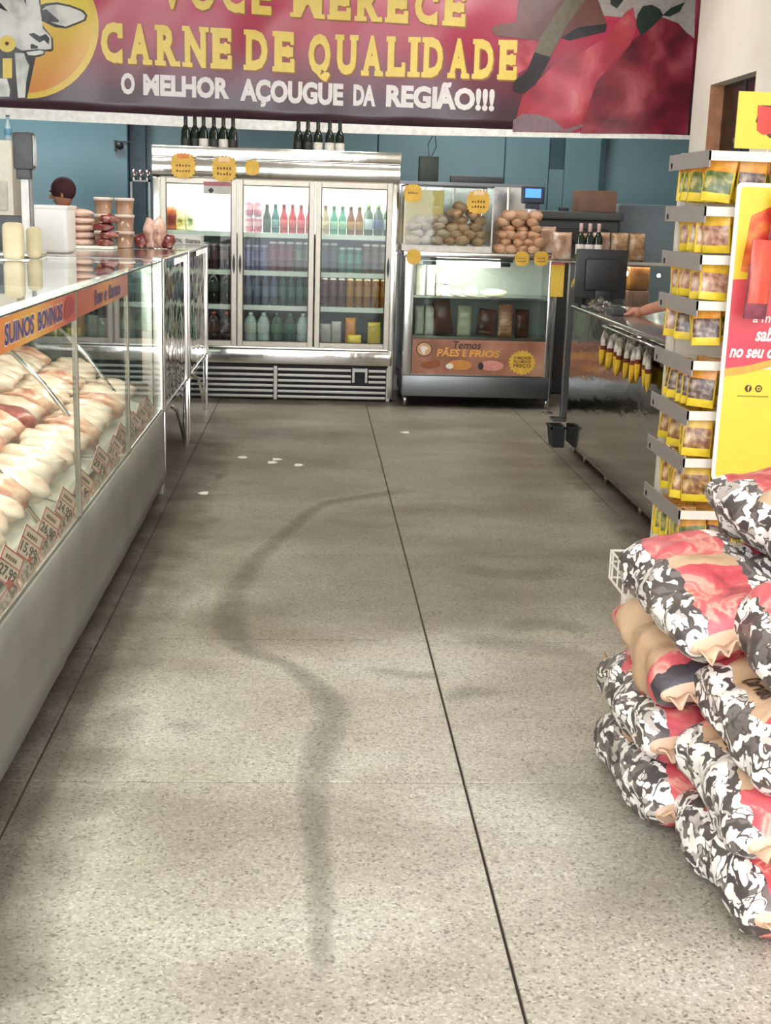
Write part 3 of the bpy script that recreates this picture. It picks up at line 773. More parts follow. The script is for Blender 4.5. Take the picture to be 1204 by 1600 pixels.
# right door
run(2, 0, [('clear_longneck', 1), ('green_longneck', 2), ('amber_longneck', 2)], .05)
run(2, 0, [('green_label_bottle', 1), ('blue_label_bottle', 1), ('green_label_bottle', 1)], .385)
run(2, 1, [('dark_can', 2), ('green_can', 3), ('brown_can', 3)], .052)
run(2, 2, [('plum_can', 3), ('orange_can', 5)], .052)
# soft packs on shelves
def pillow(mb, c, sx, sy, sz, seed=0, mi=0, crump=.06, seam=True):
    """a filled bag: flat at both ends (z), puffed in the middle"""
    nx, nz = 14, 12; vs = []; fs = []
    c = Vector(c); ring = 2 * nx
    for k in range(nz + 1):
        t = k / nz; e = 1 - abs(2 * t - 1) ** 4 if seam else 1
        for i in range(ring):
            a = 2 * math.pi * i / ring; ca, sa = math.cos(a), math.sin(a)
            x = math.copysign(abs(ca) ** .6, ca) * sx; y = math.copysign(abs(sa) ** .8, sa) * sy * (.12 + .88 * e)
            p = Vector((x, y, (t - .5) * 2 * sz)); n = noise.noise(Vector((x / sx * 2, y / sy * 2 + seed * 5.1, t * 5 + seed)))
            p.x *= 1 + crump * n; p.y *= 1 + crump * 3 * n
            vs.append(c + p)
    for k in range(nz):
        for i in range(ring): fs.append((k * ring + i, k * ring + (i + 1) % ring, (k + 1) * ring + (i + 1) % ring, (k + 1) * ring + i))
    fs.append(tuple(range(ring))[::-1]); fs.append(tuple(range(nz * ring, (nz + 1) * ring)))
    mb.add(vs, fs, mi); return mb
SNACK = noise_mat('snack_pack_print', [(0.3, (60, 84, 40)), (0.42, (222, 196, 110)), (0.55, (236, 228, 196)), (0.68, (206, 140, 60)), (0.8, (160, 60, 40))], 18, .35, 3)
SNACK2 = noise_mat('snack_pack_cream', [(0.3, (90, 120, 60)), (0.45, (232, 226, 180)), (0.62, (240, 236, 214)), (0.75, (212, 190, 80))], 16, .35, 3)
SNACKR = noise_mat('snack_pack_red', [(0.35, (110, 30, 26)), (0.6, (180, 90, 50)), (0.75, (214, 170, 100))], 14, .35, 3)
for i, (x, m_, lb) in enumerate([(-1.125, SNACKR, 'red and orange'), (-1.05, SNACK, 'yellow and green'), (-.972, SNACK2, 'cream and green')]):
    mb = pillow(MB(), (x, FY + .15, 1.30 + .088), .04, .03, .088, i)
    build('snack_packet', mb, m_, None, True, loc=(x, FY + .15, 1.30), label=lb + ' packet on the top shelf behind the left fridge door', cat='packet', group='packets in the left fridge door')
PALEBAG = noise_mat('pale_pink_pack', [(0.3, (150, 140, 134)), (0.6, (188, 178, 172)), (0.8, (214, 206, 200))], 12, .3, 3)
ORB = noise_mat('orange_pack', [(0.3, (186, 108, 20)), (0.6, (220, 146, 36)), (0.8, (240, 190, 70))], 9, .3, 3)
YEB = noise_mat('yellow_pack', [(0.3, (190, 158, 40)), (0.6, (212, 184, 70)), (0.8, (226, 204, 110))], 9, .3, 3)
YBR = mat('bright_yellow_pack', (240, 206, 60), .3)
for (x, w, h, m_, lb, yy) in [(.10, .045, .09, PALEBAG, 'pale pink pack at the left end of', .16), (.185, .04, .10, PALEBAG, 'pale grey pack, second from the left on', .15), (.30, .042, .115, ORB, 'orange pack in the middle of', .17), (.33, .055, .05, YBR, 'bright yellow low pack in front on', .10), (.49, .052, .1, YEB, 'dull yellow pack at the right end of', .16)]:
    build('chilled_pack', pillow(MB(), (x, FY + yy, .421 + h), w, .026, h, x * 9), m_, None, True, loc=(x, FY + yy, .421), label=lb + ' the bottom shelf, right fridge door', cat='pack', group='packs on the bottom right fridge shelf')

# wine bottles standing on the fridge
def wine_mats(label_white):
    return drink_mesh('wine_bottle', 'wine', dm('wine_glass', (28, 38, 30), .08), dm('wine_label_%d' % label_white, (214, 208, 198) if label_white else (34, 36, 32), .5), dm('wine_caps', (40, 44, 40) if not label_white else (96, 112, 96), .4))
WM = [wine_mats(0), wine_mats(1)]
for i, (px, wl) in enumerate([(290, 0), (304, 0), (318, 1), (334, 0), (349, 1), (364, 0), (466, 0), (481, 0), (497, 1), (515, 1), (531, 1)]):
    p = onY(px, 200, FY + .12)
    grp = 'left' if i < 6 else 'right'; pos = ['leftmost', 'second from the left', 'third from the left', 'fourth from the left', 'fifth from the left', 'rightmost'][i] if i < 6 else ['leftmost', 'second from the left', 'middle', 'fourth from the left', 'rightmost'][i - 6]
    o = bpy.data.objects.new('wine_bottle', WM[wl]); COL.objects.link(o); o.location = (p.x, FY + .12 + rnd.uniform(-.01, .02), 1.87); o.rotation_euler[2] = rnd.uniform(0, 6)
    o.scale = (1, 1, .94)
    o['label'] = 'dark %swine bottle, %s of the %s group on the fridge' % ('white-label ' if wl else '', pos, grp)
    o['category'] = 'bottle'; o['group'] = 'wine bottles on the fridge'

# starburst price cards
def burst(px, py, Y, r, label, n=22, tag=None, sq=.0, lines=2, rx=1.0, dy=0):
    c = onY(px, py, Y)
    t = thing('price_card', label, 'price tag', c, 'yellow starburst cards')
    pts = []
    for i in range(2 * n):
        a = math.pi * i / n; rr = r * (1 if i % 2 == 0 else .87) * (1 - .05 * math.cos(4 * a))
        pts.append((c.x + rx * rr * math.cos(a), c.y, c.z + rr * math.sin(a)))
    mb = MB().prism(pts, (0, -1, 0), .002); build('card', mb, YELLOWCARD, t)
    pr = MB()
    for l in range(lines):
        zz = c.z - r * (.05 + .38 * l)
        for q in range(5):
            x = c.x + rx * r * (-.5 + .22 * q) ; h = r * rnd.uniform(.1, .2)
            pr.box(x, x + r * .12, c.y - .0035, c.y - .002, zz, zz + h)
    build('print', pr, PRINT_DK, t)
    if tag: build('print_tab', MB().box(c.x - r * .4, c.x + r * .4, c.y - .004, c.y - .002, c.z + r * .52, c.z + r * .82), tag, t)
    return t
burst(286, 259, FY - .035, .105, 'big yellow starburst card at the left of the fridge header', tag=mat('tab_orange', (214, 120, 60), .5))
burst(350, 264, FY - .035, .105, 'big yellow starburst card between the left and middle fridge doors', tag=mat('tab_pale', (226, 190, 150), .5))
burst(394, 262, FY - .035, .062, 'small blank yellow starburst card on the fridge header', lines=0)

# ================================================================== BAKERY COUNTER
KX0, KX1, KY, KD = .70, 1.885, 9.94, .62
bk = thing('bakery_case', 'steel bakery display case with a lit glass front beside the fridge', 'display case', ((KX0 + KX1) / 2, KY + KD / 2, 0))
for x in (KX0 + .03, KX1 - .03):
    for y in (KY + .04, KY + KD - .04):
        build('leg', MB().tube([(x, y, 0), (x, y, .09)], [.016, .02], 10), STEEL, bk, True)
smooth_angle(build('base_panel', MB().bbox(KX0, KX1, KY, KY + KD, .085, .25, .01), DARKSTEEL, bk))
for a, c in ((KX0, KX0 + .07), (KX1 - .07, KX1)):
    smooth_angle(build('post', MB().bbox(a, c, KY, KY + .05, .25, 1.16, .008), STEEL, bk))
KBACK = mat('case_lining', (150, 154, 146), .4, .2, .05)
build('side_panel', MB().box(KX0, KX0 + .02, KY + .05, KY + KD, .25, 1.16), STEEL, bk)
build('side_panel', MB().box(KX1 - .02, KX1, KY + .05, KY + KD, .25, 1.16), STEEL, bk)
build('back_panel', MB().box(KX0 + .02, KX1 - .02, KY + KD - .02, KY + KD, .25, 1.16), KBACK, bk)
build('shelf', MB().box(KX0 + .03, KX1 - .03, KY + .14, KY + KD - .03, .845, .86), STEEL, bk)
build('shelf', MB().box(KX0 + .03, KX1 - .03, KY + .06, KY + KD - .03, .25, .265), STEEL, bk)
build('shelf_riser', MB().box(KX0 + .03, KX1 - .03, KY + .22, KY + KD - .03, .265, .54), STEEL, bk)
smooth_angle(build('deck', MB().bbox(KX0 - .01, KX1 + .01, KY - .02, KY + KD + .1, 1.16, 1.205, .01), STEEL, bk))
build('glass_pane', MB().box(KX0 + .07, KX1 - .07, KY + .02, KY + .026, .26, 1.16), GLASS, bk)
build('lamp_tube', MB().tube([(.945, KY + .09, 1.115), (1.44, KY + .09, 1.115)], .022, 12), TUBE, bk, True)
build('lamp_holder', MB().tube([(.84, KY + .09, 1.115), (.945, KY + .09, 1.115)], .014, 8).tube([(1.44, KY + .09, 1.115), (1.52, KY + .09, 1.115)], .016, 8).box(.82, 1.54, KY + .085, KY + .12, 1.135, 1.16), DGREY, bk)
area_light('case_light', (1.19, KY + .1, 1.085), .5, .05, 11, (1, .98, .92), (0, .35, -1), bk)
# sign "Temos PAES E FRIOS"
SGX0, SGX1, SGZ0, SGZ1, SGY = .772, 1.815, .262, .535, KY - .006
sg = thing('bakery_sign', 'printed sign reading Temos PAES E FRIOS on the bakery case', 'sign', ((SGX0 + SGX1) / 2, SGY, SGZ0))
SIGNBG = noise_mat('sign_photo_print', [(0.25, (108, 66, 48)), (0.45, (152, 100, 76)), (0.6, (176, 126, 100)), (0.8, (190, 148, 120))], 3.2, .4, 4)
build('board', MB().bbox(SGX0, SGX1, SGY, SGY + .006, SGZ0, SGZ1, .002), SIGNBG, sg)
def smap(y): return lambda x, z: (x, y, z)
def flat_text(parent, s, x0, x1, z0, z1, y, m, bold=.02, shear=0, cap=None, name='lettering'):
    mb = MB(); text_fit(mb, s, x0, x1, z0, z1, smap(y), bold, shear, cap=cap); return build(name, mb, m, parent, recalc=False)
flat_text(sg, 'Temos', 1.09, 1.31, .468, .525, SGY - .002, mat('sign_dark', (58, 36, 28), .5), .01, .2)
flat_text(sg, 'PÃES', .965, 1.145, .405, .475, SGY - .002, mat('sign_gold', (226, 160, 70), .5), .03, .15)
flat_text(sg, 'E', 1.165, 1.20, .405, .46, SGY - .002, mat('sign_gold', (226, 160, 70), .5), .03, .15)
flat_text(sg, 'FRIOS', 1.22, 1.46, .405, .46, SGY - .002, mat('sign_gold', (226, 160, 70), .5), .03, .15)
def disc(mb, cx, cz, rx, rz, y, n=24, mi=0, wob=0):
    return mb.add([(cx + rx * math.cos(2 * math.pi * k / n) * (1 + wob * math.sin(3 * k)), y, cz + rz * math.sin(2 * math.pi * k / n)) for k in range(n)], [tuple(range(n))], mi)
r_ = build('ring', disc(MB(), .865, .457, .062, .058, SGY - .0015), mat('sign_dark', (58, 36, 28), .5), sg, recalc=False)
build('disc', disc(MB(), .865, .457, .055, .051, SGY - .003), mat('sign_sand', (206, 160, 120), .5), r_, recalc=False)
build('cow_mark', MB().add([(.83, SGY - .0045, .475), (.86, SGY - .0045, .485), (.89, SGY - .0045, .475), (.9, SGY - .0045, .46), (.88, SGY - .0045, .45), (.87, SGY - .0045, .415), (.855, SGY - .0045, .42)], [tuple(range(7))]), mat('sign_cream', (226, 214, 196), .5), r_, recalc=False)
build('bread_picture', disc(disc(MB(), .90, .335, .06, .03, SGY - .0015), .955, .345, .04, .034, SGY - .0017), mat('sign_bread', (142, 76, 40), .5), sg, recalc=False)
build('sandwich_picture', disc(MB(), 1.15, .34, .095, .04, SGY - .0015), mat('sign_sandwich', (196, 132, 60), .5), sg, recalc=False)
build('cheese_picture', disc(MB(), 1.07, .33, .03, .022, SGY - .003), mat('sign_cream', (226, 214, 196), .5), sg, recalc=False)
build('ham_picture', disc(MB(), 1.40, .34, .095, .04, SGY - .0015), mat('sign_ham', (206, 138, 128), .5), sg, recalc=False)
build('ham_picture', disc(MB(), 1.315, .335, .022, .03, SGY - .003), mat('sign_dark', (58, 36, 28), .5), sg, recalc=False)
st = MB(); st.add([(1.64 + (.095 if q % 2 else .11) * math.cos(math.pi * q / 20), SGY - .0015, .37 + (.085 if q % 2 else .1) * math.sin(math.pi * q / 20)) for q in range(40)], [tuple(range(40))])
so_ = build('starburst', st, mat('sign_burst', (222, 176, 64), .5), sg, recalc=False)
for q, (w, z) in enumerate([('O MELHOR', .395), ('PELO MENOR', .365), ('PREÇO', .325)]):
    flat_text(so_, w, 1.57, 1.71, z, z + .024 + (.01 if q == 2 else 0), SGY - .003, mat('sign_dark2', (92, 62, 20), .5), .02)
# goods inside the bakery case
PALEPK = noise_mat('pale_carton', [(0.3, (176, 176, 158)), (0.6, (206, 204, 188)), (0.8, (222, 220, 206))], 10, .4, 3)
PRINTPK = noise_mat('printed_tub', [(0.35, (120, 74, 50)), (0.5, (204, 188, 166)), (0.7, (226, 216, 200))], 22, .4, 3)
CHEESEM = noise_mat('cheese_block', [(0.3, (226, 214, 168)), (0.7, (240, 232, 200))], 6, .35)
def goods(name, label, cat, mb, m, loc, group=None): return build(name, mb, m, None, True, loc=loc, label=label, cat=cat, group=group)
def bx(name, label, cat, x0, x1, y0, y1, z0, z1, m, group=None, b=.008):
    o = build(name, MB().bbox(x0, x1, y0, y1, z0, z1, b), m, None, loc=((x0 + x1) / 2, (y0 + y1) / 2, z0), label=label, cat=cat, group=group); return smooth_angle(o)
z = .861
for i, (x0, x1, h) in enumerate([(.80, .868, .235), (.882, .948, .235)]):
    bx('carton_stack', ['tall pale carton at the left end of the bakery case shelf', 'tall pale carton, second from the left on the bakery shelf'][i], 'carton', x0, x1, KY + .18, KY + .26, z, z + h, PALEPK)
for k in range(2):
    bx('tub', ['lower', 'upper'][k] + ' printed white tub of the pair on the bakery shelf', 'tub', .955, 1.065, KY + .17, KY + .27, z + k * .09, z + k * .09 + .086, PRINTPK)
for i, (x0, x1, h) in enumerate([(1.075, 1.165, .05), (1.175, 1.30, .065), (1.315, 1.53, .06)]):
    goods('cheese', ['small flat white cheese beside the tubs', 'white cheese block in the middle of the bakery shelf', 'long pale yellow cheese tray on the bakery shelf'][i], 'cheese',
          MB().lump(((x0 + x1) / 2, KY + .22, z + h * .5), ((x1 - x0) / 2, .06, h * .52), i + 3, .05, 2, 3, flat=h * .5), CHEESEM, ((x0 + x1) / 2, KY + .22, z))
HAM = noise_mat('cured_ham', [(0.3, (58, 32, 28)), (0.55, (94, 54, 44)), (0.75, (136, 92, 76))], 12, .3, 4)
HAMP = noise_mat('pink_ham_pack', [(0.3, (150, 96, 72)), (0.5, (186, 132, 100)), (0.7, (206, 170, 146))], 16, .3, 3, stretch=(1, 1, 3))
GREENPK = noise_mat('greenish_tub', [(0.3, (166, 170, 140)), (0.7, (198, 200, 170))], 9, .35)
z = .541
YH = KY + .30
for i, (x, w, h, m_, lb, tl) in enumerate([(.845, .035, .115, PALEPK, 'slim pale bottle pack at the far left, lower bakery shelf', 0), (.925, .035, .115, PALEPK, 'second slim pale bottle pack on the lower bakery shelf', 0),
        (1.05, .07, .135, HAM, 'dark cured ham leaning on the lower bakery shelf', -.15), (1.205, .055, .12, GREENPK, 'greenish tub stack on the lower bakery shelf', 0),
        (1.375, .07, .105, HAM, 'black-brown smoked ham on the lower bakery shelf', .1), (1.535, .058, .13, HAMP, 'pink wrapped ham standing on the lower bakery shelf', 0), (1.67, .055, .11, HAM, 'dark wrapped sausage pack at the right end of the shelf', 0)]):
    mb = pillow(MB(), (0, 0, h), w, .045, h, i + 10); mb.xform(Matrix.Translation((x, YH, z + .003)) @ Matrix.Rotation(tl, 4, 'Y'))
    lo = min(v[2] for v in mb.v); mb.v = [(v[0], v[1], v[2] - lo + z) for v in mb.v]
    goods('wrapped_ham' if m_ in (HAM, HAMP) else 'tub', lb, 'ham' if m_ in (HAM, HAMP) else 'tub', mb, m_, (x, YH, z))
# upper glass box on the deck
GX0, GX1, GZ0, GZ1, GY0, GY1 = .675, 1.358, 1.206, 1.70, KY + .0, KY + .42
gb = thing('glass_bread_box', 'glass box with white frame on top of the bakery case', 'display case', ((GX0 + GX1) / 2, (GY0 + GY1) / 2, GZ0))
FRM = mat('white_frame', (206, 200, 190), .4)
f = .010
for x in (GX0, GX1 - f):
    for y in (GY0, GY1 - f): build('frame_post', MB().box(x, x + f, y, y + f, GZ0 + .045, GZ1), FRM, gb)
for y in (GY0, GY1 - f): build('frame_rail', MB().box(GX0, GX1, y, y + f, GZ1 - f, GZ1), DGREY, gb); 
build('frame_rail', MB().box(GX0, GX1, GY0, GY1, GZ0 + .0, GZ0 + .045), FRM, gb)
build('glass_pane', MB().box(GX0 + f, GX1 - f, GY0 + .003, GY0 + .007, GZ0 + .045, GZ1 - f), GLASS, gb)
build('glass_pane', MB().box(GX1 - .007, GX1 - .003, GY0 + f, GY1 - f, GZ0 + .045, GZ1 - f), GLASS, gb)
build('lid', MB().box(GX0, GX1, GY0 + f, GY1 - f, GZ1 - .004, GZ1), GLASS, gb)
bx('cheese_box', 'pale yellow box standing at the left inside the glass bread box', 'box', .69, .995, GY0 + .2, GY0 + .34, 1.252, 1.665, noise_mat('pale_yellow_card', [(0.3, (206, 176, 100)), (0.7, (226, 200, 132))], 4, .5))
BREAD = noise_mat('bread_crust', [(0.25, (146, 98, 68)), (0.5, (186, 142, 108)), (0.7, (208, 172, 142)), (0.85, (226, 204, 182))], 9, .55, 4, bump=.2)
BREADP = noise_mat('pale_roll', [(0.3, (176, 140, 120)), (0.55, (206, 178, 160)), (0.75, (224, 204, 190))], 9, .45, 4, bump=.15)
bl = MB().lump((0, 0, 0), (.055, .042, .036), 1, .08, 1.5, 3); bread_m = build('bread_roll', bl, BREAD, None, True, loc=(0, 0, 0)); bl2 = MB().lump((0, 0, 0), (.052, .045, .034), 4, .09, 1.4, 3)
bread_p = build('bread_roll', bl2, BREADP, None, True, loc=(0, 0, 0))
pos = []
for (xa, xb, zb, rows, src, where) in [(.73, 1.0, 1.255, 4, bread_p, 'pale bread roll heaped at the left inside the glass bread box'), (1.02, 1.31, 1.255, 6, bread_m, 'brown bread roll heaped at the right inside the glass bread box'), (1.42, 1.74, 1.207, 6, bread_m, 'brown bread roll in the open heap beside the glass box')]:
    for r in range(rows):
        n = max(2, int((xb - xa) / .074) - (r // 3 if src is bread_m else 0))
        for i in range(n):
            for yy in (KY + .07, KY + .17):
                x = xa + (xb - xa) * (i + .5) / n + rnd.uniform(-.012, .012) + (.02 if r % 2 else -.02); zc = zb + .036 + r * .050 + rnd.uniform(-.004, .004)
                pos.append((src, x, yy + rnd.uniform(-.015, .015), zc, where))
for src, x, y, z, lb in pos:
    c = src.copy(); COL.objects.link(c); c.location = (x, y, z); c.rotation_euler = (rnd.uniform(-.3, .3), rnd.uniform(-.3, .3), rnd.uniform(0, 3))
    s = rnd.uniform(.95, 1.22); c.scale = (s, s, s); c['label'] = lb; c['category'] = 'bread'; c['group'] = lb.replace('pale bread roll', 'pale rolls').replace('brown bread roll', 'brown rolls')
bpy.data.objects.remove(bread_m); bpy.data.objects.remove(bread_p)
burst(645, 302, GY0 - .004, .075, 'yellow starburst card on the left edge of the glass bread box', lines=1, rx=1.0)
burst(747, 316, GY0 - .004, .098, 'largest yellow starburst card, on the right of the glass bread box', tag=mat('tab_pale', (226, 190, 150), .5))
burst(646, 401, KY - .024, .062, 'yellow starburst card on the left of the bakery case deck', lines=0)
burst(815, 404, KY - .024, .062, 'yellow starburst card, left of the pair on the bakery deck', lines=2)
burst(845, 404, KY - .026, .062, 'yellow starburst card, right of the pair on the bakery deck', lines=2)
# scale display on the bakery deck
lcd = thing('scale_display', 'scale display with a blue lit screen above the bread', 'scale', (1.69, KY + .2, 1.206))
build('pole', MB().bbox(1.665, 1.72, KY + .185, KY + .215, 1.206, 1.60, .004), STEEL, lcd)
hd_ = build('head', MB().bbox(1.595, 1.775, KY + .17, KY + .22, 1.585, 1.715, .012).bbox(1.63, 1.74, KY + .175, KY + .215, 1.545, 1.59, .006), mat('navy_plastic', (38, 42, 56), .4), lcd)
build('screen', MB().box(1.622, 1.745, KY + .166, KY + .1705, 1.63, 1.698), mat('blue_screen', (60, 120, 230), .3, emit=(70, 130, 235), estr=1.6), hd_)
build('button', MB().tube([(1.692, KY + .183, 1.52), (1.692, KY + .186, 1.52)], .012, 10), BLACK, lcd)

# steel cabinet, long bar and box behind the bakery case
sc = thing('steel_cabinet', 'tall fluted stainless cabinet behind the bakery case', 'cabinet', (1.24, 11.0, 0))
build('body', MB().box(.66, 1.80, 10.9, 11.5, 0.0, 1.72), STEEL, sc)
for x in [.66, .90, 1.14, 1.38, 1.60, 1.78]:
    smooth_angle(build('rib', MB().bbox(x, x + .02, 10.885, 10.905, .3, 1.72, .006), CHROME, sc))
build('top', MB().box(.64, 1.82, 10.88, 11.52, 1.72, 1.745), DARKSTEEL, sc)
bx('control_box', 'dark green box standing on the steel cabinet', 'box', .86, 1.02, 10.95, 11.1, 1.746, 1.95, mat('dark_green_metal', (50, 60, 52), .5))
bx('long_bar', 'long dark bar lying on the steel cabinet', 'bar', 1.12, 1.56, 10.92, 11.0, 1.746, 1.80, DGREY)
cp = MB().tube([(.94, 11.0, 1.95), (.93, 11.02, 2.05), (.97, 11.05, 2.12), (.96, 11.1, 2.3), (.95, 11.3, 2.5)], .004, 6).tube([(.96, 11.0, 1.95), (1.0, 11.02, 2.03), (.985, 11.05, 2.15), (.97, 11.1, 2.3), (.95, 11.3, 2.5)], .004, 6)
build('power_cable', cp, BLACK, None, True, loc=(.94, 11, 1.95), label='thin black cables rising from the green box', cat='cable')
# grey machine with brown carton on top
gm = thing('bread_slicer', 'dark grey machine behind the checkout under a brown carton', 'machine', (2.22, 11.0, 0))
build('body', MB().bbox(1.86, 2.56, 10.85, 11.35, .0, 1.47, .02), DGREY, gm)
build('hood', MB().bbox(1.84, 2.58, 10.82, 11.36, 1.47, 1.54, .02), mat('slate_lid', (72, 72, 70), .5), gm)
build('chute', MB().bbox(1.95, 2.45, 10.78, 10.86, 1.28, 1.40, .02), BLACK, gm)
bx('carton', 'closed brown carton on top of the dark grey machine', 'box', 2.205, 2.525, 10.9, 11.2, 1.541, 1.715, noise_mat('cardboard', [(0.3, (110, 82, 66)), (0.7, (128, 98, 80))], 6, .7), b=.004)
bx('key_box', 'small black gadget beside the brown carton', 'gadget', 2.05, 2.13, 10.92, 11.0, 1.541, 1.57, BLACK)
fr2 = thing('upright_freezer', 'grey-blue upright freezer at the back behind the checkout', 'freezer', (3.0, 11.6, 0))
build('body', MB().bbox(2.66, 3.5, 11.4, 12.1, 0, 1.62, .02), mat('grey_blue_enamel', (122, 134, 138), .35, 0, .05), fr2)
build('door_seam', MB().box(2.67, 3.49, 11.393, 11.4, 1.12, 1.13), DGREY, fr2)

# second glass case behind the checkout with a cake and bread bags on top
g2 = thing('cake_case', 'small glass cake case behind the checkout monitor', 'display case', (2.35, 9.55, 0))
build('base', MB().bbox(1.95, 2.80, 9.3, 9.85, 0, .85, .01), DARKSTEEL, g2)
for x in (1.95, 2.78):
    for y in (9.3, 9.83): build('post', MB().box(x, x + .02, y, y + .02, .85, 1.165), STEEL, g2)
build('top', MB().bbox(1.94, 2.81, 9.29, 9.86, 1.165, 1.19, .004), STEEL, g2)
build('glass_pane', MB().box(1.97, 2.78, 9.305, 9.31, .85, 1.165), GLASS, g2)
build('lamp', MB().lump((2.27, 9.36, 1.105), (.022, .022, .022), 0, 0), TUBE, g2, True)
build('lamp', MB().lump((2.555, 9.5, 1.09), (.014, .014, .014), 0, 0), TUBE, g2, True)
area_light('case_light', (2.4, 9.5, 1.15), .5, .2, 3, (1, .95, .85), parent=g2)
CAKE = noise_mat('caramel_cake', [(0.3, (110, 60, 22)), (0.55, (158, 96, 36)), (0.8, (190, 136, 66))], 10, .4, 3)
ck = build('cake', MB().bbox(2.315, 2.47, 9.42, 9.55, .98, 1.16, .02).bbox(2.31, 2.475, 9.41, 9.56, .851, .98, .02, 1), [CAKE, noise_mat('cake_filling', [(0.3, (116, 76, 62)), (0.7, (156, 112, 96))], 20, .5, 3, stretch=(4, 1, .6))], None, loc=(2.39, 9.48, .851), label='tall caramel layered cake inside the glass cake case', cat='cake'); smooth_angle(ck)
BAG = noise_mat('bagged_bread', [(0.3, (140, 100, 76)), (0.5, (182, 152, 128)), (0.62, (214, 202, 188)), (0.8, (232, 226, 216))], 9, .25, 3)
TOAST = noise_mat('bagged_toast', [(0.3, (118, 88, 58)), (0.5, (160, 124, 88)), (0.7, (206, 186, 160))], 14, .25, 3)
for i, (x, y, z, w, h, m_, lb) in enumerate([(1.80, KY + .15, 1.206, .075, .105, BAG, 'bagged bread loaf at the right end of the bakery deck'),
        (1.79, 9.36, 1.191, .068, .10, BAG, None), (1.985, 9.47, 1.191, .055, .095, BAG, 'bagged loaf hidden behind the three dark bottles'), (2.10, 9.47, 1.191, .062, .1, BAG, 'pink-tinted bagged loaf right of the dark bottles'),
        (2.235, 9.47, 1.191, .062, .1, TOAST, 'brown bagged toast, second from the right on the cake case'), (2.365, 9.47, 1.191, .058, .1, TOAST, 'brown bagged toast at the right end of the cake case')]):
    if lb is None: continue
    goods('bread_bag', lb, 'bread bag', pillow(MB(), (x, y, z + h), w, .045, h, i + 20), m_, (x, y, z), 'bagged bread')
sb = MB(); 
# pedestal for the loaf between the two cases
pd = thing('bread_stand', 'narrow steel stand between the bakery case and the cake case', 'stand', (1.80, 9.36, 0))
build('column', MB().bbox(1.865, 1.915, 9.40, 9.45, .02, 1.17, .004), DARKSTEEL, pd); build('foot', MB().bbox(1.80, 1.935, 9.36, 9.50, 0, .02, .004), DARKSTEEL, pd)
build('plate', MB().bbox(1.70, 1.93, 9.28, 9.47, 1.17, 1.185, .004), STEEL, pd)
goods('bread_bag', 'bagged loaf standing alone left of the three dark bottles', 'bread bag', pillow(MB(), (1.79, 9.36, 1.286), .068, .045, .1, 77), BAG, (1.79, 9.36, 1.186), 'bagged bread')
DKW = drink_mesh('dark_bottle', 'wine', dm('wine_glass', (28, 38, 30), .08), dm('sauce_label', (206, 196, 190), .5), dm('sauce_cap', (186, 150, 148), .4))
for i, x in enumerate((1.872, 1.945, 2.02)):
    o = bpy.data.objects.new('wine_bottle', DKW); COL.objects.link(o); o.location = (x + .09 - .09 * 0, 9.345 if i else 9.35, 1.19); o.scale = (.9, .9, .85)
    o.location.x = (1.99, 2.055, 2.12)[i] - .07
    o['label'] = ['left', 'middle', 'right'][i] + ' of the three pale-capped dark bottles behind the monitor'; o['category'] = 'bottle'; o['group'] = 'three dark bottles behind the monitor'
# yellow sheets taped at the end of the bakery case
ys = noise_mat('yellow_sheet', [(0.3, (206, 168, 50)), (0.7, (226, 192, 84))], 6, .5)
p0, p1 = onY(861, 414, 9.72), onY(879, 464, 9.72)
t = thing('price_sheet', 'tall yellow price sheet hanging at the end of the bakery case', 'sign', ((p0.x + p1.x) / 2, 9.72, p1.z))
build('sheet', MB().box(p0.x, p1.x, 9.72, 9.723, p1.z, p0.z), ys, t)
build('heading', MB().box(p0.x, p1.x, 9.72, 9.723, p0.z, p0.z + .07), mat('sheet_heading', (190, 96, 88), .5), t)
build('clip_rod', MB().tube([(p0.x + .04, 9.726, 0), (p0.x + .04, 9.726, p0.z + .07)], .005, 6), STEEL, t)
build('foot', MB().bbox(p0.x + .0, p0.x + .08, 9.70, 9.76, 0, .012, .003), STEEL, t)

# ================================================================== MEAT COUNTER (left)
CXF, CXB, CY0, CY1 = -.78, -1.72, 1.1, 6.70
mc = thing('meat_counter', 'long glass-fronted meat counter with grey base panel on the left', 'display case', (-1.25, 3.9, 0))
# front base panel with a slightly bent loose lower lip
nb = 60; vs = []; fs = []
for i in range(nb + 1):
    y = CY0 + (CY1 - .06 - CY0) * i / nb
    lip = .012 * noise.noise(Vector((y * 1.7, 0, 0))) + .004 * noise.noise(Vector((y * 6, 3, 0)))
    for (x, z) in [(CXF, .452), (CXF, .28), (CXF + lip * .3, .13), (CXF + .012 + lip, .088 + abs(lip) * .6)]: vs.append((x, y, z))
for i in range(nb):
    for q in range(3): fs.append((i * 4 + q, (i + 1) * 4 + q, (i + 1) * 4 + q + 1, i * 4 + q + 1))
bp = build('base_panel', MB().add(vs, fs), GALV, mc, True, recalc=False)
mm = bp.modifiers.new('s', 'SOLIDIFY'); mm.thickness = .012; mm.offset = -1
build('plinth', MB().box(CXB, CXF - .12, CY0, CY1 - .1, 0, .10), mat('plinth_brown', (46, 38, 32), .8), mc)
build('tank', MB().box(CXB, CXF - .02, CY0, CY1 - .06, .10, .44), STEEL, mc)
build('sill', MB().bbox(CXF - .05, CXF - .001, CY0, CY1 - .06, .44, .462, .004), CHROME, mc)
LIPW = mat('white_tray', (236, 232, 220), .35, 0, .03)
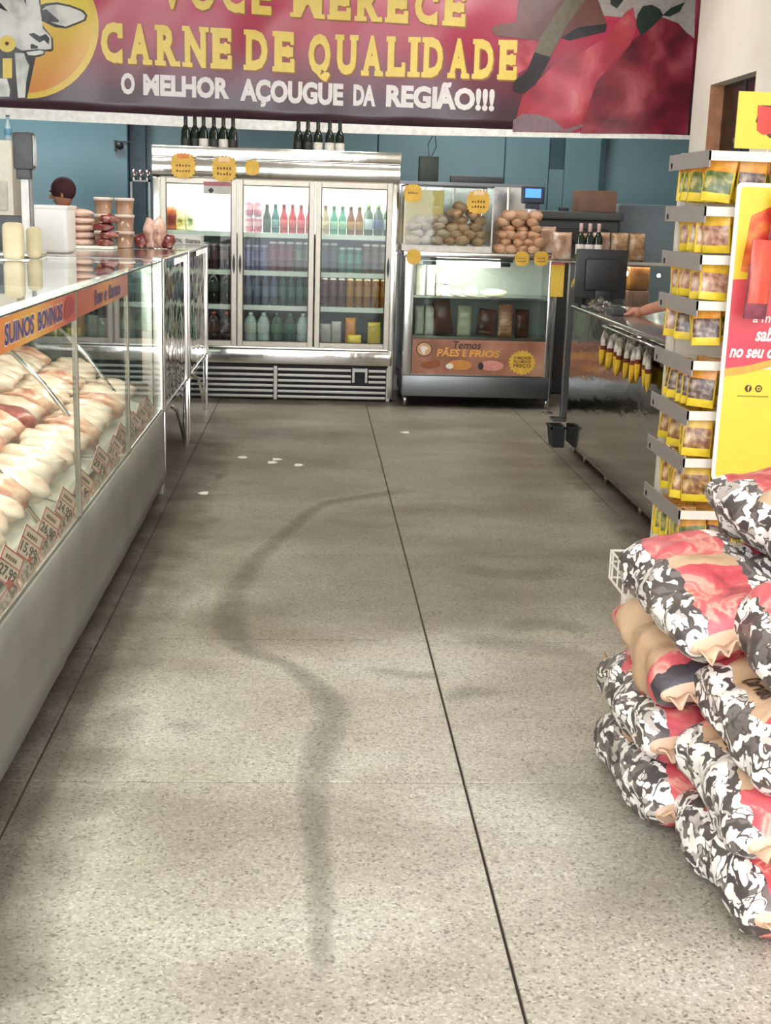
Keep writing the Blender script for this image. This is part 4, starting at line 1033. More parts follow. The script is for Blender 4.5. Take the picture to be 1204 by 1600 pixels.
# white sloping trays
def tray(y0, y1):
    xs = [(-.868, .465), (-.88, .485), (-.93, .50), (-1.55, .70), (-1.66, .72)]
    mb = MB(); n = len(xs)
    mb.add([(x, y, z) for y in (y0, y1) for x, z in xs] + [(x, y, z - .01) for y in (y0, y1) for x, z in xs],
           [(i, i + 1, n + i + 1, n + i) for i in range(n - 1)] + [(2 * n + i, 3 * n + i, 3 * n + i + 1, 2 * n + i + 1) for i in range(n - 1)])
    build('tray', mb, LIPW, mc, recalc=False)
for i in range(7): tray(1.3 + i * .765, 1.3 + (i + 1) * .765 - .012)
build('back_wall', MB().box(CXB, CXB + .03, CY0, CY1 - .06, .44, 1.2), WAVY, mc)
build('end_wall', MB().box(CXB, CXF - .07, CY1 - .07, CY1 - .063, .86, 1.2), GLASS, mc)
build('end_wall', MB().box(CXB, CXF - .07, CY1 - .075, CY1 - .063, .44, .60), STEEL, mc)
build('top_rail', MB().box(CXB, CXB + .06, CY0, CY1 - .06, 1.2, 1.215), STEEL, mc)
YM = [1.9, 3.08, 4.27, 5.45]
edges = [CY0] + YM + [CY1 - .09]
for y in YM:
    build('mullion', MB().bbox(CXF - .014, CXF + .005, y - .005, y + .005, .455, 1.215, .002, seg=1), mat('mullion_grey', (128, 120, 108), .35, .5), mc)
for a, c in zip(edges[:-1], edges[1:]):
    build('glass_pane', MB().box(CXF - .006, CXF, a + .008, c - .008, .46, 1.212), GLASS, mc)
    build('deck_glass', MB().box(CXB + .02, CXF + .004, a + .003, c - .003, 1.217, 1.225), GLASS_TOP, mc)
build('glass_edge', MB().box(CXF - .004, CXF + .006, CY0, CY1 - .06, 1.213, 1.2165), mat('dark_gasket', (60, 48, 40), .5), mc)
smooth_angle(build('end_post', MB().bbox(CXF - .042, CXF + .006, CY1 - .065, CY1 + .005, 0, 1.235, .010), BRIGHT, mc))
smooth_angle(build('end_post', MB().bbox(CXF - .10, CXF - .045, CY1 - .06, CY1 - .005, .42, 1.225, .008), BRIGHT, mc))
smooth_angle(build('end_post', MB().bbox(CXB, CXB + .05, CY1 - .06, CY1, 0, 1.225, .006), CHROME, mc))
gus = MB().add([(CXF - .03, CY1 - .07, .09), (CXF - .03, CY1 - .07, .40), (CXF - .03, CY1 - .30, .09), (CXF - .036, CY1 - .07, .09), (CXF - .036, CY1 - .07, .40), (CXF - .036, CY1 - .30, .09)], [(0, 1, 2), (5, 4, 3), (0, 3, 4, 1), (1, 4, 5, 2), (2, 5, 3, 0)])
build('gusset', gus, BRIGHT, mc)
build('lamp_tube', MB().tube([(-.93, CY0 + .2, 1.18), (-.93, CY1 - .2, 1.18)], .010, 8), TUBE, mc, True)
build('lamp_hood', MB().box(-.965, -.90, CY0 + .1, CY1 - .1, 1.196, 1.204), WHITE, mc)
for y0 in (1.9, 3.1, 4.3, 5.5):
    area_light('counter_light', (-.95, y0 + .3, 1.165), 1.1, .05, 7, (1, .93, .80), (-.25, 0, -1), mc, axis=(0, 1, 0))
# slanted support rods and hanging rail inside
for y in (3.0, 4.05, 5.2, 6.2):
    build('support_rod', MB().tube([(-1.32, y, 1.02), (-1.08, y - .02, .78), (-.865, y - .05, .50)], .010, 8), CHROME, mc, True)
build('inner_rail', MB().tube([(-1.32, CY0 + .1, 1.02), (-1.32, CY1 - .1, 1.02)], .010, 8), CHROME, mc, True)
# lettered strips stuck on the glass
def xmap(x): return lambda y, z: (x, y, z)
def strip(y0, y1, z0, z1, m, label):
    t_ = thing('lettered_strip', label, 'sign', (CXF + .002, (y0 + y1) / 2, z0))
    build('strip', MB().box(CXF + .001, CXF + .003, y0, y1, z0, z1), m, t_); return t_
S1 = grad_z('strip_orange', [(0, (214, 92, 66)), (0.35, (226, 148, 70)), (0.6, (232, 176, 84)), (0.8, (226, 130, 76)), (1, (190, 84, 72))], -.6, .6, .35, .25, 1)
S2 = grad_z('strip_red', [(0, (170, 76, 66)), (0.4, (190, 96, 70)), (0.7, (216, 150, 80)), (1, (190, 120, 112))], -.6, .6, .35, .25, 1)
s1 = strip(3.09, 4.26, 1.12, 1.21, S1, 'orange strip reading SUINOS BOVINOS on the counter glass')
s2 = strip(4.28, 5.44, 1.125, 1.21, S2, 'reddish strip reading Bom e Barato on the counter glass')
PURP = mat('purple_print', (74, 66, 128), .4); GLOW = mat('cream_print', (236, 216, 190), .4)
for w, a, c in [('AVES', 3.0 + .1, 3.21), ('SUINOS', 3.27, 3.62), ('BOVINOS', 3.67, 4.03)]:
    mb = MB(); text_fit(mb, w, a, c, 1.138, 1.192, xmap(CXF + .0048), .03, .1); build('lettering', mb, PURP, s1, recalc=False)
    mb = MB(); text_fit(mb, w, a - .004, c + .004, 1.134, 1.196, xmap(CXF + .0040), .05, .1); build('lettering_edge', mb, GLOW, s1, recalc=False)
mb = MB(); mb.add([(CXF + .0045, 4.05, 1.15), (CXF + .0045, 4.10, 1.135), (CXF + .0045, 4.22, 1.15), (CXF + .0045, 4.24, 1.185), (CXF + .0045, 4.17, 1.205), (CXF + .0045, 4.09, 1.195)], [(0, 1, 2, 3, 4, 5)]); build('meat_picture', mb, mat('strip_meat', (158, 54, 54), .4), s1, recalc=False)
for w, a, c in [('Bom', 4.62, 4.80), ('e', 4.84, 4.90), ('Barato', 4.94, 5.24)]:
    mb = MB(); text_fit(mb, w, a, c, 1.14, 1.195 if w != 'e' else 1.18, xmap(CXF + .0048), .02, .15); build('lettering', mb, PURP, s2, recalc=False)
s0 = strip(1.92, 3.07, 1.12, 1.21, S1, 'nearest orange strip at the near end of the counter glass')

# meat
MEAT = noise_mat('fresh_meat', [(0.25, (150, 72, 60)), (0.42, (196, 130, 108)), (0.58, (226, 186, 158)), (0.75, (240, 220, 200))], 9, .3, 6, .8, stretch=(1, 2.5, 1))
MEAT2 = noise_mat('pale_meat', [(0.3, (206, 160, 136)), (0.5, (230, 204, 182)), (0.75, (242, 230, 214))], 7, .3, 6, .6, stretch=(1, 2, 1))
MEAT3 = noise_mat('red_meat', [(0.3, (112, 38, 36)), (0.55, (160, 76, 66)), (0.8, (212, 168, 150))], 10, .3, 6, .8, stretch=(1, 2, 1))
cuts = []
for s in range(5):
    mb = MB().lump((0, 0, 0), (.11, .085, .045), s + 31, .14, 1.8, 3)
    cuts.append(mb)
def meat_z(x): return .515 + (-.90 - x) / .65 * .185 if x < -.9 else .505
rows_name = ['front row by the price tags', 'middle row of the tray', 'back row of the tray']
mats_m = [MEAT2, MEAT, MEAT2, MEAT3, MEAT]
meat_me = []
for s in range(5):
    o = build('meat_cut', cuts[s], mats_m[s], None, True, loc=(0, 0, 0)); meat_me.append(o.data); bpy.data.objects.remove(o)
for r, x in enumerate((-.985, -1.19, -1.40)):
    i = 0; y = 2.3 + r * .06
    while y < 6.52:
        q = rnd.choice([0, 0, 1, 2, 2, 4, 3] if r else [0, 1, 2, 2, 0])
        o = bpy.data.objects.new('meat_cut', meat_me[q]); COL.objects.link(o)
        xx = x + rnd.uniform(-.015, .015); o.location = (xx, y, meat_z(xx) + .055 + (.02 if r else 0)); o.rotation_euler = (rnd.uniform(-.1, .1), .27, rnd.uniform(-.25, .25))
        s = rnd.uniform(.92, 1.1); o.scale = (s, s, s * rnd.uniform(.9, 1.3))
        o['label'] = 'pale cut of fresh meat in the ' + rows_name[r] + ' behind the glass'; o['category'] = 'meat'; o['group'] = 'meat cuts, ' + rows_name[r]
        y += .165 * s; i += 1
# price tags on stakes along the glass
TAGC = mat('tag_card', (226, 196, 176), .4, 0, .04); TAGR = mat('tag_red', (176, 52, 54), .4); TAGW = mat('tag_window', (236, 222, 208), .4)
prices = ['27,99', '15,99', '26,99', '24,99', '15,99', '29,99', '31,99', '18,99', '22,99', '34,99', '19,99', '25,99']
tagpx = [(14, 893), (47, 858), (77, 828), (103, 795), (131, 765), (157, 727), (180, 708), (191, 688), (210, 668), (221, 655), (231, 645), (240, 636)]
for i, (px, py) in enumerate(tagpx):
    c = onX(px, py, -.827) + Vector((0, 0, .012))
    t_ = thing('price_tag', ['price tag reading 27,99, nearest the camera inside the meat counter', 'price tag reading 15,99, second from the near end of the counter', 'price tag reading 26,99, third from the near end of the counter', 'price tag reading 24,99 just before the first glass mullion', 'price tag just past the first glass mullion, reading 15,99'][i] if i < 5 else 'small price tag, number %s from the near end of the meat counter' % ['six', 'seven', 'eight', 'nine', 'ten', 'eleven', 'twelve'][i - 5],
               'price tag', (c.x, c.y, .465), 'price tags in the meat counter')
    M = Matrix.Translation(c) @ Matrix.Rotation(math.radians(68), 4, 'Z') @ Matrix.Rotation(math.radians(36), 4, 'Y')
    w, h = .054, .047
    build('card', MB().box(-w, w, -.001, .001, -h, h).xform(M), TAGC, t_)
    build('frame', MB().box(-w, w, -.002, -.001, -h, -h + .005).box(-w, w, -.002, -.001, h - .004, h).box(-w, -w + .004, -.002, -.001, -h, h).box(w - .004, w, -.002, -.001, -h, h).box(-w, w, -.002, -.001, .006, .010).box(w * .2, w, -.0021, -.001, -h, -h + .02).xform(M), TAGR, t_)
    mb = MB(); text_fit(mb, prices[i], -w * .85, w * .85, -h * .78, .0, lambda x, z: M @ Vector((x, -.0025, z)), .03); build('lettering', mb, INK, t_, recalc=False)
    mb = MB()
    for q in range(5): mb.box(-w * .6 + q * .012, -w * .6 + q * .012 + .008, -.0022, -.001, .018, .03)
    build('print', mb.xform(M), PRINT_DK, t_)
    lo = M @ Vector((w * .35, 0, -h)); build('stake', MB().tube([lo, (lo.x, lo.y, .463)], .004, 6), TAGR, t_)

# two further steel cases in line
def steel_case(y0, y1, label, zd):
    t_ = thing('steel_case', label, 'display case', (-1.2, (y0 + y1) / 2, 0))
    xf, xb = -.785, -1.62
    for y in (y0 + .02, y1 - .02):
        smooth_angle(build('post', MB().bbox(xf - .075, xf + .006, y - .03, y + .03, .42, zd, .008), BRIGHT, t_))
        smooth_angle(build('leg', MB().bbox(xf - .03, xf + .006, y - .018, y + .018, 0, .42, .006), CHROME, t_))
        smooth_angle(build('post', MB().bbox(xb, xb + .04, y - .03, y + .03, 0, zd, .008), CHROME, t_))
    n = 24; vs = []; fs = []
    for i in range(n + 1):
        y = y0 + .05 + (y1 - y0 - .1) * i / n
        for q in range(9):
            z = .44 + (zd - .5) * q / 8; vs.append((xf - .012 + .006 * math.sin(y * 31 + 1.5 * math.sin(z * 7)) + .004 * noise.noise(Vector((y * 9, z * 3, 0))), y, z))
    for i in range(n):
        for q in range(8): fs.append((i * 9 + q, (i + 1) * 9 + q, (i + 1) * 9 + q + 1, i * 9 + q + 1))
    build('front_sheet', MB().add(vs, fs), WAVY, t_, True, recalc=False)
    build('back_sheet', MB().box(xb, xb + .02, y0 + .05, y1 - .05, .44, zd), STEEL, t_)
    build('floor_pan', MB().box(xb, xf - .02, y0, y1, .42, .44), STEEL, t_)
    build('end_glass', MB().box(xb + .04, xf - .04, y0 + .005, y0 + .01, .44, zd - .02), GLASS, t_)
    build('deck', MB().bbox(xb - .01, xf + .008, y0, y1, zd - .02, zd, .004), CHROME, t_)
    build('lower_rail', MB().bbox(xf - .03, xf, y0 + .05, y1 - .05, .40, .44, .004), CHROME, t_)
    for y in (y0 + .05, y1 - .05):
        sgn = 1 if y < (y0 + y1) / 2 else -1
        build('brace', MB().tube([(xf - .02, y, .06), (xf - .05, y + sgn * .12, .25), (xf - .2, y + sgn * .3, .41)], .012, 8), CHROME, t_, True)
    build('lamp_tube', MB().tube([(-1.0, y0 + .1, zd - .05), (-1.0, y1 - .1, zd - .05)], .01, 8), TUBE, t_, True)
    return t_
steel_case(6.78, 8.08, 'first polished steel case standing past the meat counter', 1.222)
steel_case(8.17, 9.58, 'second polished steel case standing nearest the fridge', 1.222)

# things standing on the counters and behind
bn = thing('white_bin', 'plain white plastic bin standing on the counter by the scale', 'bin', (-1.42, 7.2, 1.222))
bm_ = MB(); q = [(-1.515, 7.1), (-1.325, 7.1), (-1.325, 7.36), (-1.515, 7.36)]
smooth_angle(build('body', MB().bbox(-1.515, -1.328, 7.1, 7.36, 1.222, 1.468, .022, seg=3), mat('white_plastic', (236, 232, 226), .35, 0, .02), bn))
smooth_angle(build('rim', MB().bbox(-1.52, -1.322, 7.094, 7.366, 1.455, 1.474, .006), mat('white_plastic', (236, 232, 226), .35, 0, .02), bn))
sd = thing('counter_scale', 'counter scale with dark display head on a pale pole', 'scale', (-1.415, 6.5, 1.226))
build('pole', MB().bbox(-1.432, -1.393, 6.485, 6.515, 1.24, 1.60, .004), mat('pale_pole', (214, 210, 204), .4), sd)
build('pole_side', MB().bbox(-1.391, -1.377, 6.487, 6.513, 1.33, 1.60, .003), mat('grey_pole', (120, 120, 118), .4), sd)
h_ = build('head', MB().bbox(-1.458, -1.362, 6.45, 6.53, 1.64, 1.815, .014).bbox(-1.448, -1.378, 6.46, 6.52, 1.595, 1.645, .008), DGREY, sd); smooth_angle(h_)
build('display', MB().box(-1.3625, -1.358, 6.46, 6.52, 1.66, 1.80), mat('pale_lcd', (170, 172, 176), .2), h_)
build('base', MB().bbox(-1.62, -1.34, 6.38, 6.62, 1.226, 1.25, .008), STEEL, sd)
CREAM = noise_mat('cream_cloth', [(0.3, (206, 190, 150)), (0.7, (232, 220, 186))], 8, .6, bump=.1)
for i, (px, py, w, h, lb) in enumerate([(22, 403, .046, .085, 'cream rounded bundle left of the scale pole'), (54, 401, .032, .075, 'smaller cream bundle right of the scale pole')]):
    p = onZ(px, py, 1.226); p.y -= .22; p.x = onY(px, py, p.y).x
    goods('cream_bundle', lb, 'bundle', MB().bbox(p.x - w, p.x + w, p.y - .04, p.y + .04, 1.226, 1.226 + 2 * h, .029, seg=4), CREAM, (p.x, p.y, 1.226), 'cream bundles by the scale')
# meat packs and tubs on the steel case
PACK = noise_mat('sausage_pack', [(0.3, (150, 104, 88)), (0.5, (206, 166, 146)), (0.7, (228, 204, 188))], 14, .3, 4)
PACKR = noise_mat('red_sausage_pack', [(0.3, (84, 28, 28)), (0.55, (128, 54, 50)), (0.75, (196, 160, 150))], 14, .25, 4)
for k in range(5):
    goods('meat_pack', ['bottom', 'second', 'third', 'fourth', 'top'][k] + ' pale meat pack in the stack beside the white bin', 'meat pack',
          MB().lump((-1.41, 7.95, 1.262 + k * .042), (.085, .07, .025), k + 50, .06, 2, 3, flat=.021), PACK, (-1.41, 7.95, 1.241 + k * .042), 'stack of pale meat packs')
bx('tray_block', 'low white tray under the stacked meat packs', 'tray', -1.51, -1.2, 7.86, 8.04, 1.222, 1.241, LIPW)
for k in range(4):
    goods('meat_pack', ['lowest', 'second', 'third', 'uppermost'][k] + ' dark red sausage pack heaped in front of the tubs', 'meat pack',
          MB().lump((-1.265 + .03 * (k % 2), 7.935, 1.262 + k * .046), (.06, .06, .027), k + 60, .16, 2, 3, flat=.023), PACKR, (-1.26, 7.935, 1.241 + k * .046), 'heap of red meat packs')
TUB = noise_mat('brown_tub_content', [(0.3, (150, 104, 76)), (0.55, (196, 156, 128)), (0.75, (222, 196, 174))], 9, .2, 3)
tubm = MB().lathe([(.045, 0, 0), (.052, .01, 0), (.058, .085, 0), (.062, .086, 1), (.062, .102, 1), (.057, .104, 1)], n=18)
tub0 = build('food_tub', tubm, [TUB, mat('tub_lid', (214, 196, 180), .35)], None, True, loc=(0, 0, 0)); tme = tub0.data; bpy.data.objects.remove(tub0)
for k, (x, z, lb) in enumerate([(-1.245, 1.423, 'upper left'), (-1.115, 1.423, 'upper right'), (-1.245, 1.318, 'middle left'), (-1.115, 1.318, 'middle right'), (-1.245, 1.2135 + .0085, 'lower left'), (-1.115, 1.222, 'lower right')]):
    o = bpy.data.objects.new('food_tub', tme); COL.objects.link(o); o.location = (x - .02, 8.12, z if k > 3 else z + .006); o.scale = (1, 1, .98)
    o.location.z = 1.222 + (0 if k > 3 else .102 if k > 1 else .204); o.location.y = 8.3
    o.location.x = {0: -1.325, 1: -1.195}[k % 2]
    o['label'] = lb + ' lidded tub of brown food stacked behind the meat packs'; o['category'] = 'tub'; o['group'] = 'stacked food tubs'
for k, (px, py) in enumerate([(198, 372), (213, 365), (210, 345), (222, 378)]):
    p = onY(px, py, 8.3); h = .03 + .02 * (k % 2)
    goods('plastic_bag_meat', ['low', 'pale', 'tall', 'rightmost'][k] + ' film-wrapped meat bag right of the lidded tubs', 'meat pack', MB().lump((-1.09 + .055 * k, 8.3, 1.222 + .045 + .05 * (k in (1, 2))), (.045, .05, .045 + .05 * (k in (1, 2))), k + 80, .2, 2, 3, flat=.045 + .05 * (k in (1, 2))), [PACKR, PACK, PACK, PACKR][k], (-1.09 + .055 * k, 8.3, 1.222), 'film-wrapped meat bags')
# white sack with lettering on the far steel case
sk = thing('water_pack', 'whitish shrink-wrapped pack lettered CRYSTAL on the far steel case', 'pack', (-.98, 9.35, 1.222))
p0, p1 = onY(258, 392, 9.3), onY(317, 368, 9.3)
build('wrap', pillow(MB(), ((p0.x + p1.x) / 2, 9.36, 1.222 + (p1.z - 1.222) / 2), (p1.x - p0.x) / 2, .06, (p1.z - 1.222) / 2, 3, 0, .04, False), noise_mat('pack_film', [(0.3, (176, 178, 170)), (0.7, (200, 200, 192))], 6, .3), sk, True)
flat_text(sk, 'CRYSTAL', p0.x + .02, (p0.x + p1.x) / 2 - .01, p1.z - .055, p1.z - .025, 9.292, INK, .02); flat_text(sk, 'Guarana', (p0.x + p1.x) / 2 + .01, p1.x - .02, p1.z - .055, p1.z - .025, 9.292, INK, .02)
# beige machine with a bottle at the far left
bm2 = thing('beige_machine', 'tall beige machine at the far left edge behind the counter', 'machine', (-2.4, 9.6, 0))
smooth_angle(build('body', MB().bbox(-2.75, -2.15, 9.5, 9.95, .0, 1.906, .02), mat('beige_enamel', (206, 198, 182), .45, 0, .04), bm2))
build('panel', MB().bbox(-2.72, -2.19, 9.488, 9.501, 1.42, 1.62, .004), mat('beige_panel', (186, 180, 166), .45), bm2)
btl = drink_mesh('clear_bottle_top', 'longneck', dm('frost', (150, 176, 186), .15), dm('frost_label', (90, 140, 160), .4), dm('frost_cap', (60, 70, 76), .4))
o = bpy.data.objects.new('spray_bottle', btl); COL.objects.link(o); o.location = (-2.19, 9.58, 1.906); o.scale = (.9, .9, .75); o['label'] = 'small pale blue bottle on top of the beige machine'; o['category'] = 'bottle'
smooth_angle(bx('register', 'dark grey register behind the cream bundles at the left edge', 'register', -1.62, -1.44, 6.66, 6.74, 1.226, 1.42, mat('register_dark', (58, 54, 56), .4)))
bxs = thing('steel_rack', 'chrome rack with bright cups in the dark recess by the fridge', 'rack', (-1.55, 11.9, 0))
build('frame', MB().box(-1.66, -1.64, 11.9, 11.93, 0, 1.70).box(-1.50, -1.48, 11.9, 11.93, 0, 1.70).box(-1.66, -1.48, 11.9, 12.1, 1.685, 1.7).box(-1.66, -1.48, 11.9, 12.1, 1.2, 1.22), DARKSTEEL, bxs)
for k in range(3): build('cup', MB().lathe([(.02, 0), (.026, .09), (.022, .09)], (-1.63 + k * .06, 11.98, 1.7), 12), CHROME, bxs, True)

# ================================================================== CHECKOUT
HX, HY0, HY1, HZ = 1.68, 5.55, 8.26, .94
co = thing('checkout_counter', 'long stainless checkout counter on the right with mirror-like side', 'counter', (2.0, 6.9, 0))
build('side_panel', MB().box(HX, HX + .015, HY0, HY1, .055, HZ - .02), MIRROR, co)
build('end_panel', MB().box(HX + .015, HX + .62, HY1 - .015, HY1, .055, HZ - .02), MIRROR, co)
build('end_panel', MB().box(HX + .015, HX + .62, HY0, HY0 + .015, .055, HZ - .02), MIRROR, co)
build('rear_panel', MB().box(HX + .605, HX + .62, HY0 + .015, HY1 - .015, .055, HZ - .02), DARKSTEEL, co)
smooth_angle(build('worktop', MB().bbox(HX - .015, HX + .64, HY0 - .01, HY1 + .01, HZ - .02, HZ, .005), STEEL, co))
for y in (5.75, 6.35, 7.15, 7.75, 8.1):
    build('foot', MB().tube([(HX + .03, y, 0), (HX + .03, y, .057)], [.012, .016], 8), CHROME, co, True)
    build('foot', MB().tube([(HX + .58, y, 0), (HX + .58, y, .057)], [.012, .016], 8), CHROME, co, True)
mo = thing('monitor', 'black checkout monitor seen from behind on the steel counter', 'monitor', (1.80, 8.0, HZ))
smooth_angle(build('shell', MB().bbox(1.625, 1.95, 7.99, 8.03, 1.0, 1.305, .012).bbox(1.68, 1.90, 7.96, 8.0, 1.05, 1.25, .02), BLACK, mo))
smooth_angle(build('neck', MB().bbox(1.75, 1.85, 7.97, 8.02, HZ + .015, 1.06, .01), BLACK, mo))
smooth_angle(build('foot', MB().bbox(1.69, 1.92, 7.90, 8.09, HZ, HZ + .018, .006), BLACK, mo))
sc2 = thing('barcode_scanner', 'black scanner bent over a yellow card left of the monitor', 'scanner', (1.70, 8.12, HZ))
build('neck', MB().tube([(1.715, 8.14, HZ), (1.70, 8.13, 1.03), (1.69, 8.1, 1.06)], [.035, .03, .028], 10), DGREY, sc2, True)
build('head', MB().lump((1.68, 8.09, 1.075), (.05, .045, .03), 3, .08), BLACK, sc2, True)
build('card', MB().prism([(1.70 + .065 * math.cos(math.pi * q / 10), 8.17, 1.06 + .08 * math.sin(math.pi * q / 10)) for q in range(11)], (0, 1, 0), .002), ys, sc2)
kb = thing('card_terminal', 'small dark card terminal in front of the monitor', 'terminal', (1.80, 7.55, HZ))
build('body', MB().bbox(1.74, 1.83, 7.45, 7.60, HZ, HZ + .045, .012), DGREY, kb); build('screen', MB().box(1.755, 1.815, 7.47, 7.54, HZ + .0445, HZ + .047), mat('dim_screen', (40, 48, 70), .2), kb)
# clear carrier bags lying at the counter edge
goods('carrier_bags', 'crumpled clear carrier bags at the edge of the checkout counter', 'bags', MB().lump((1.745, 7.76, HZ + .03), (.06, .09, .04), 9, .4, 3.5, 4, flat=.03), PLASTIC_FILM, (1.745, 7.76, HZ))
# sweets hanging on a strip in front of the steel panel
hs = thing('hook_strip', 'wire strip with hooks fixed along the side of the checkout', 'hook strip', (HX - .02, 6.6, .9))
build('bar', MB().tube([(HX - .03, 5.95, .895), (HX - .03, 7.25, .895)], .006, 8), CHROME, hs, True)
for y in (5.95, 6.6, 7.25): build('bracket', MB().tube([(HX - .03, y, .895), (HX - .002, y, .895)], .006, 6), CHROME, hs)
PKT_Y = noise_mat('yellow_candy_pack', [(0.3, (190, 148, 40)), (0.55, (224, 184, 60)), (0.75, (236, 208, 110))], 18, .3, 3)
PKT_S = noise_mat('foil_top', [(0.3, (96, 84, 74)), (0.45, (176, 166, 154)), (0.7, (238, 232, 222))], 20, .2, 4)
PKT_R = noise_mat('red_brown_band', [(0.3, (70, 30, 26)), (0.7, (140, 62, 46))], 16, .4)
pk = MB()
nx = 8; W_, H_, T_ = .062, .185, .018
vs = []; fs = []; ms = []
for q in range(9):
    t = q / 8; e = 1 - abs(2 * t - 1) ** 3
    for i in range(nx):
        a = 2 * math.pi * i / nx; vs.append((T_ * (.1 + .9 * e) * math.cos(a), W_ * math.copysign(abs(math.sin(a)) ** .6, math.sin(a)), -H_ * t))
for q in range(8):
    for i in range(nx): fs.append((q * nx + i, q * nx + (i + 1) % nx, (q + 1) * nx + (i + 1) % nx, (q + 1) * nx + i)); ms.append(0 if q < 3 else 2 if q == 3 else 1)
pm = bpy.data.meshes.new('sweet_packet'); pm.from_pydata(vs, [], fs); [pm.materials.append(m) for m in (PKT_S, PKT_Y, PKT_R)]; pm.polygons.foreach_set('material_index', ms); pm.update()
for k in range(12):
    o = bpy.data.objects.new('sweet_packet', pm); COL.objects.link(o)
    y = 7.15 - k * .093; o.location = (HX - .038 - .012 * (k % 2), y, .888 - .012 * (k % 3)); o.rotation_euler = (rnd.uniform(-.15, .15), rnd.uniform(-.05, .1), rnd.uniform(-.7, -.2))
    o['label'] = 'foil-topped yellow sweet packet hanging on the side of the checkout'; o['category'] = 'packet'; o['group'] = 'yellow sweet packets on the checkout side'
dp = thing('dust_bin', 'low black bin standing at the far corner of the checkout', 'bin', (1.63, 8.30, 0))
build('body', MB().add([(1.60, 8.27, 0), (1.675, 8.27, 0), (1.675, 8.42, 0), (1.60, 8.42, 0), (1.585, 8.265, .13), (1.678, 8.265, .13), (1.678, 8.44, .13), (1.585, 8.44, .13)], [(3, 2, 1, 0), (0, 1, 5, 4), (1, 2, 6, 5), (2, 3, 7, 6), (3, 0, 4, 7)]), mat('black_bin', (26, 26, 24), .6), dp)
build('rim', MB().box(1.58, 1.68, 8.26, 8.272, .125, .14).box(1.58, 1.592, 8.26, 8.445, .125, .14).box(1.58, 1.68, 8.433, 8.445, .125, .14).box(1.67, 1.68, 8.26, 8.445, .125, .14), mat('black_bin', (26, 26, 24), .6), dp)
for k, (px, py) in enumerate([(379, 715), (424, 723), (431, 718), (466, 727), (319, 771), (634, 676)]):
    p = onZ(px, py, 0); n_ = 6
    build('paper_scrap', MB().prism([(p.x + .03 * (1 + .4 * math.sin(3 * j + k)) * math.cos(j * 1.05), p.y + .04 * math.sin(j * 1.05), .001) for j in range(n_)], (0, 0, 1), .002), WHITE, None, loc=(p.x, p.y, .001),
          label=['flat white paper scrap furthest left of those before the fridge', 'white paper scrap in the middle of those before the fridge', 'slim white scrap just behind another on the floor', 'white paper scrap furthest right of those before the fridge', 'white paper scrap on the floor beside the meat counter post', 'tiny white scrap on the centre floor joint'][k], cat='scrap', group='paper scraps on the floor')

# ================================================================== SPICE RACK
RX0, RX1, RYF, RYB = 1.37, 2.42, 4.55, 5.07
TZS = [1.74, 1.55, 1.382, 1.22, 1.005, .822, .645, .448]
rk = thing('spice_rack', 'tall white rack of yellow spice packets by the charcoal bags', 'rack', (1.9, 4.8, 0))
RACKW = mat('rack_white', (224, 216, 202), .4, 0, .03); RACKG = mat('rack_grey_plate', (150, 140, 134), .5, 0, .04)
build('back_panel', MB().box(RX0 + .06, RX1, RYB - .02, RYB, .03, 1.75), RACKW, rk)
build('upright', MB().bbox(RX0 + .045, RX0 + .07, RYB - .03, RYB + .012, 0, 1.75, .003), RACKW, rk)
build('upright', MB().bbox(RX1 - .02, RX1 + .01, RYB - .03, RYB + .012, 0, 1.78, .003), RACKW, rk)
build('base', MB().bbox(RX0 + .03, RX1, RYF + .05, RYB, 0, .12, .006), RACKW, rk)
for i, z in enumerate(TZS):
    build('side_plate', MB().box(RX0, RX0 + .006, RYF, RYB, z - .058, z), RACKG, rk)
    build('front_rail', MB().box(RX0, RX1, RYF, RYF + .006, z - .035, z - .002), RACKW, rk)
    build('cross_bar', MB().box(RX0, RX1, RYB - .05, RYB - .03, z - .05, z - .03), RACKW, rk)
    for q in range(8):
        x = RX0 + .062 + q * .125
        build('hook', MB().tube([(x, RYB - .03, z - .03), (x, RYF + .03, z - .03)], .003, 6), CHROME, rk)
# packet mesh: flat pouch with header, facing -Y
def pouch_mesh(name, w, h, head, win, foot):
    vs = []; fs = []; ms = []; nz = 10; n = 10
    for q in range(nz + 1):
        t = q / nz; e = 0 if t < .22 else math.sin(math.pi * (t - .22) / .78) ** .7 if t < 1 else 0
        for i in range(n):
            a = 2 * math.pi * i / n; sx = math.copysign(abs(math.cos(a)) ** .5, math.cos(a)) * w / 2
            vs.append((sx, (.0015 + .011 * e) * math.sin(a), -h * t))
    for q in range(nz):
        for i in range(n):
            fs.append((q * n + i, q * n + (i + 1) % n, (q + 1) * n + (i + 1) % n, (q + 1) * n + i)); ms.append(0 if q < 3 else 2 if q >= 8 or abs(math.cos(2 * math.pi * (i + .5) / n)) > .9 else 1)
    me = bpy.data.meshes.new(name); me.from_pydata(vs, [], fs)
    for m in (head, win, foot): me.materials.append(m)
    me.polygons.foreach_set('material_index', ms); me.polygons.foreach_set('use_smooth', [True] * len(fs)); me.update(); return me
def hm(n, a, b): return noise_mat(n, [(0.35, a), (0.65, b)], 25, .3, 3)
HEADY = hm('packet_header_yellow', (214, 160, 40), (236, 194, 70)); HEADO = hm('packet_header_orange', (206, 124, 34), (226, 160, 58)); FOOTY = hm('packet_foot_yellow', (216, 180, 40), (238, 208, 66))
WG = noise_mat('window_green_herb', [(0.3, (70, 88, 44)), (0.5, (110, 118, 66)), (0.7, (188, 170, 112))], 40, .25, 3)
WB = noise_mat('window_brown_spice', [(0.3, (104, 66, 40)), (0.5, (156, 110, 70)), (0.7, (212, 178, 130))], 40, .25, 3)
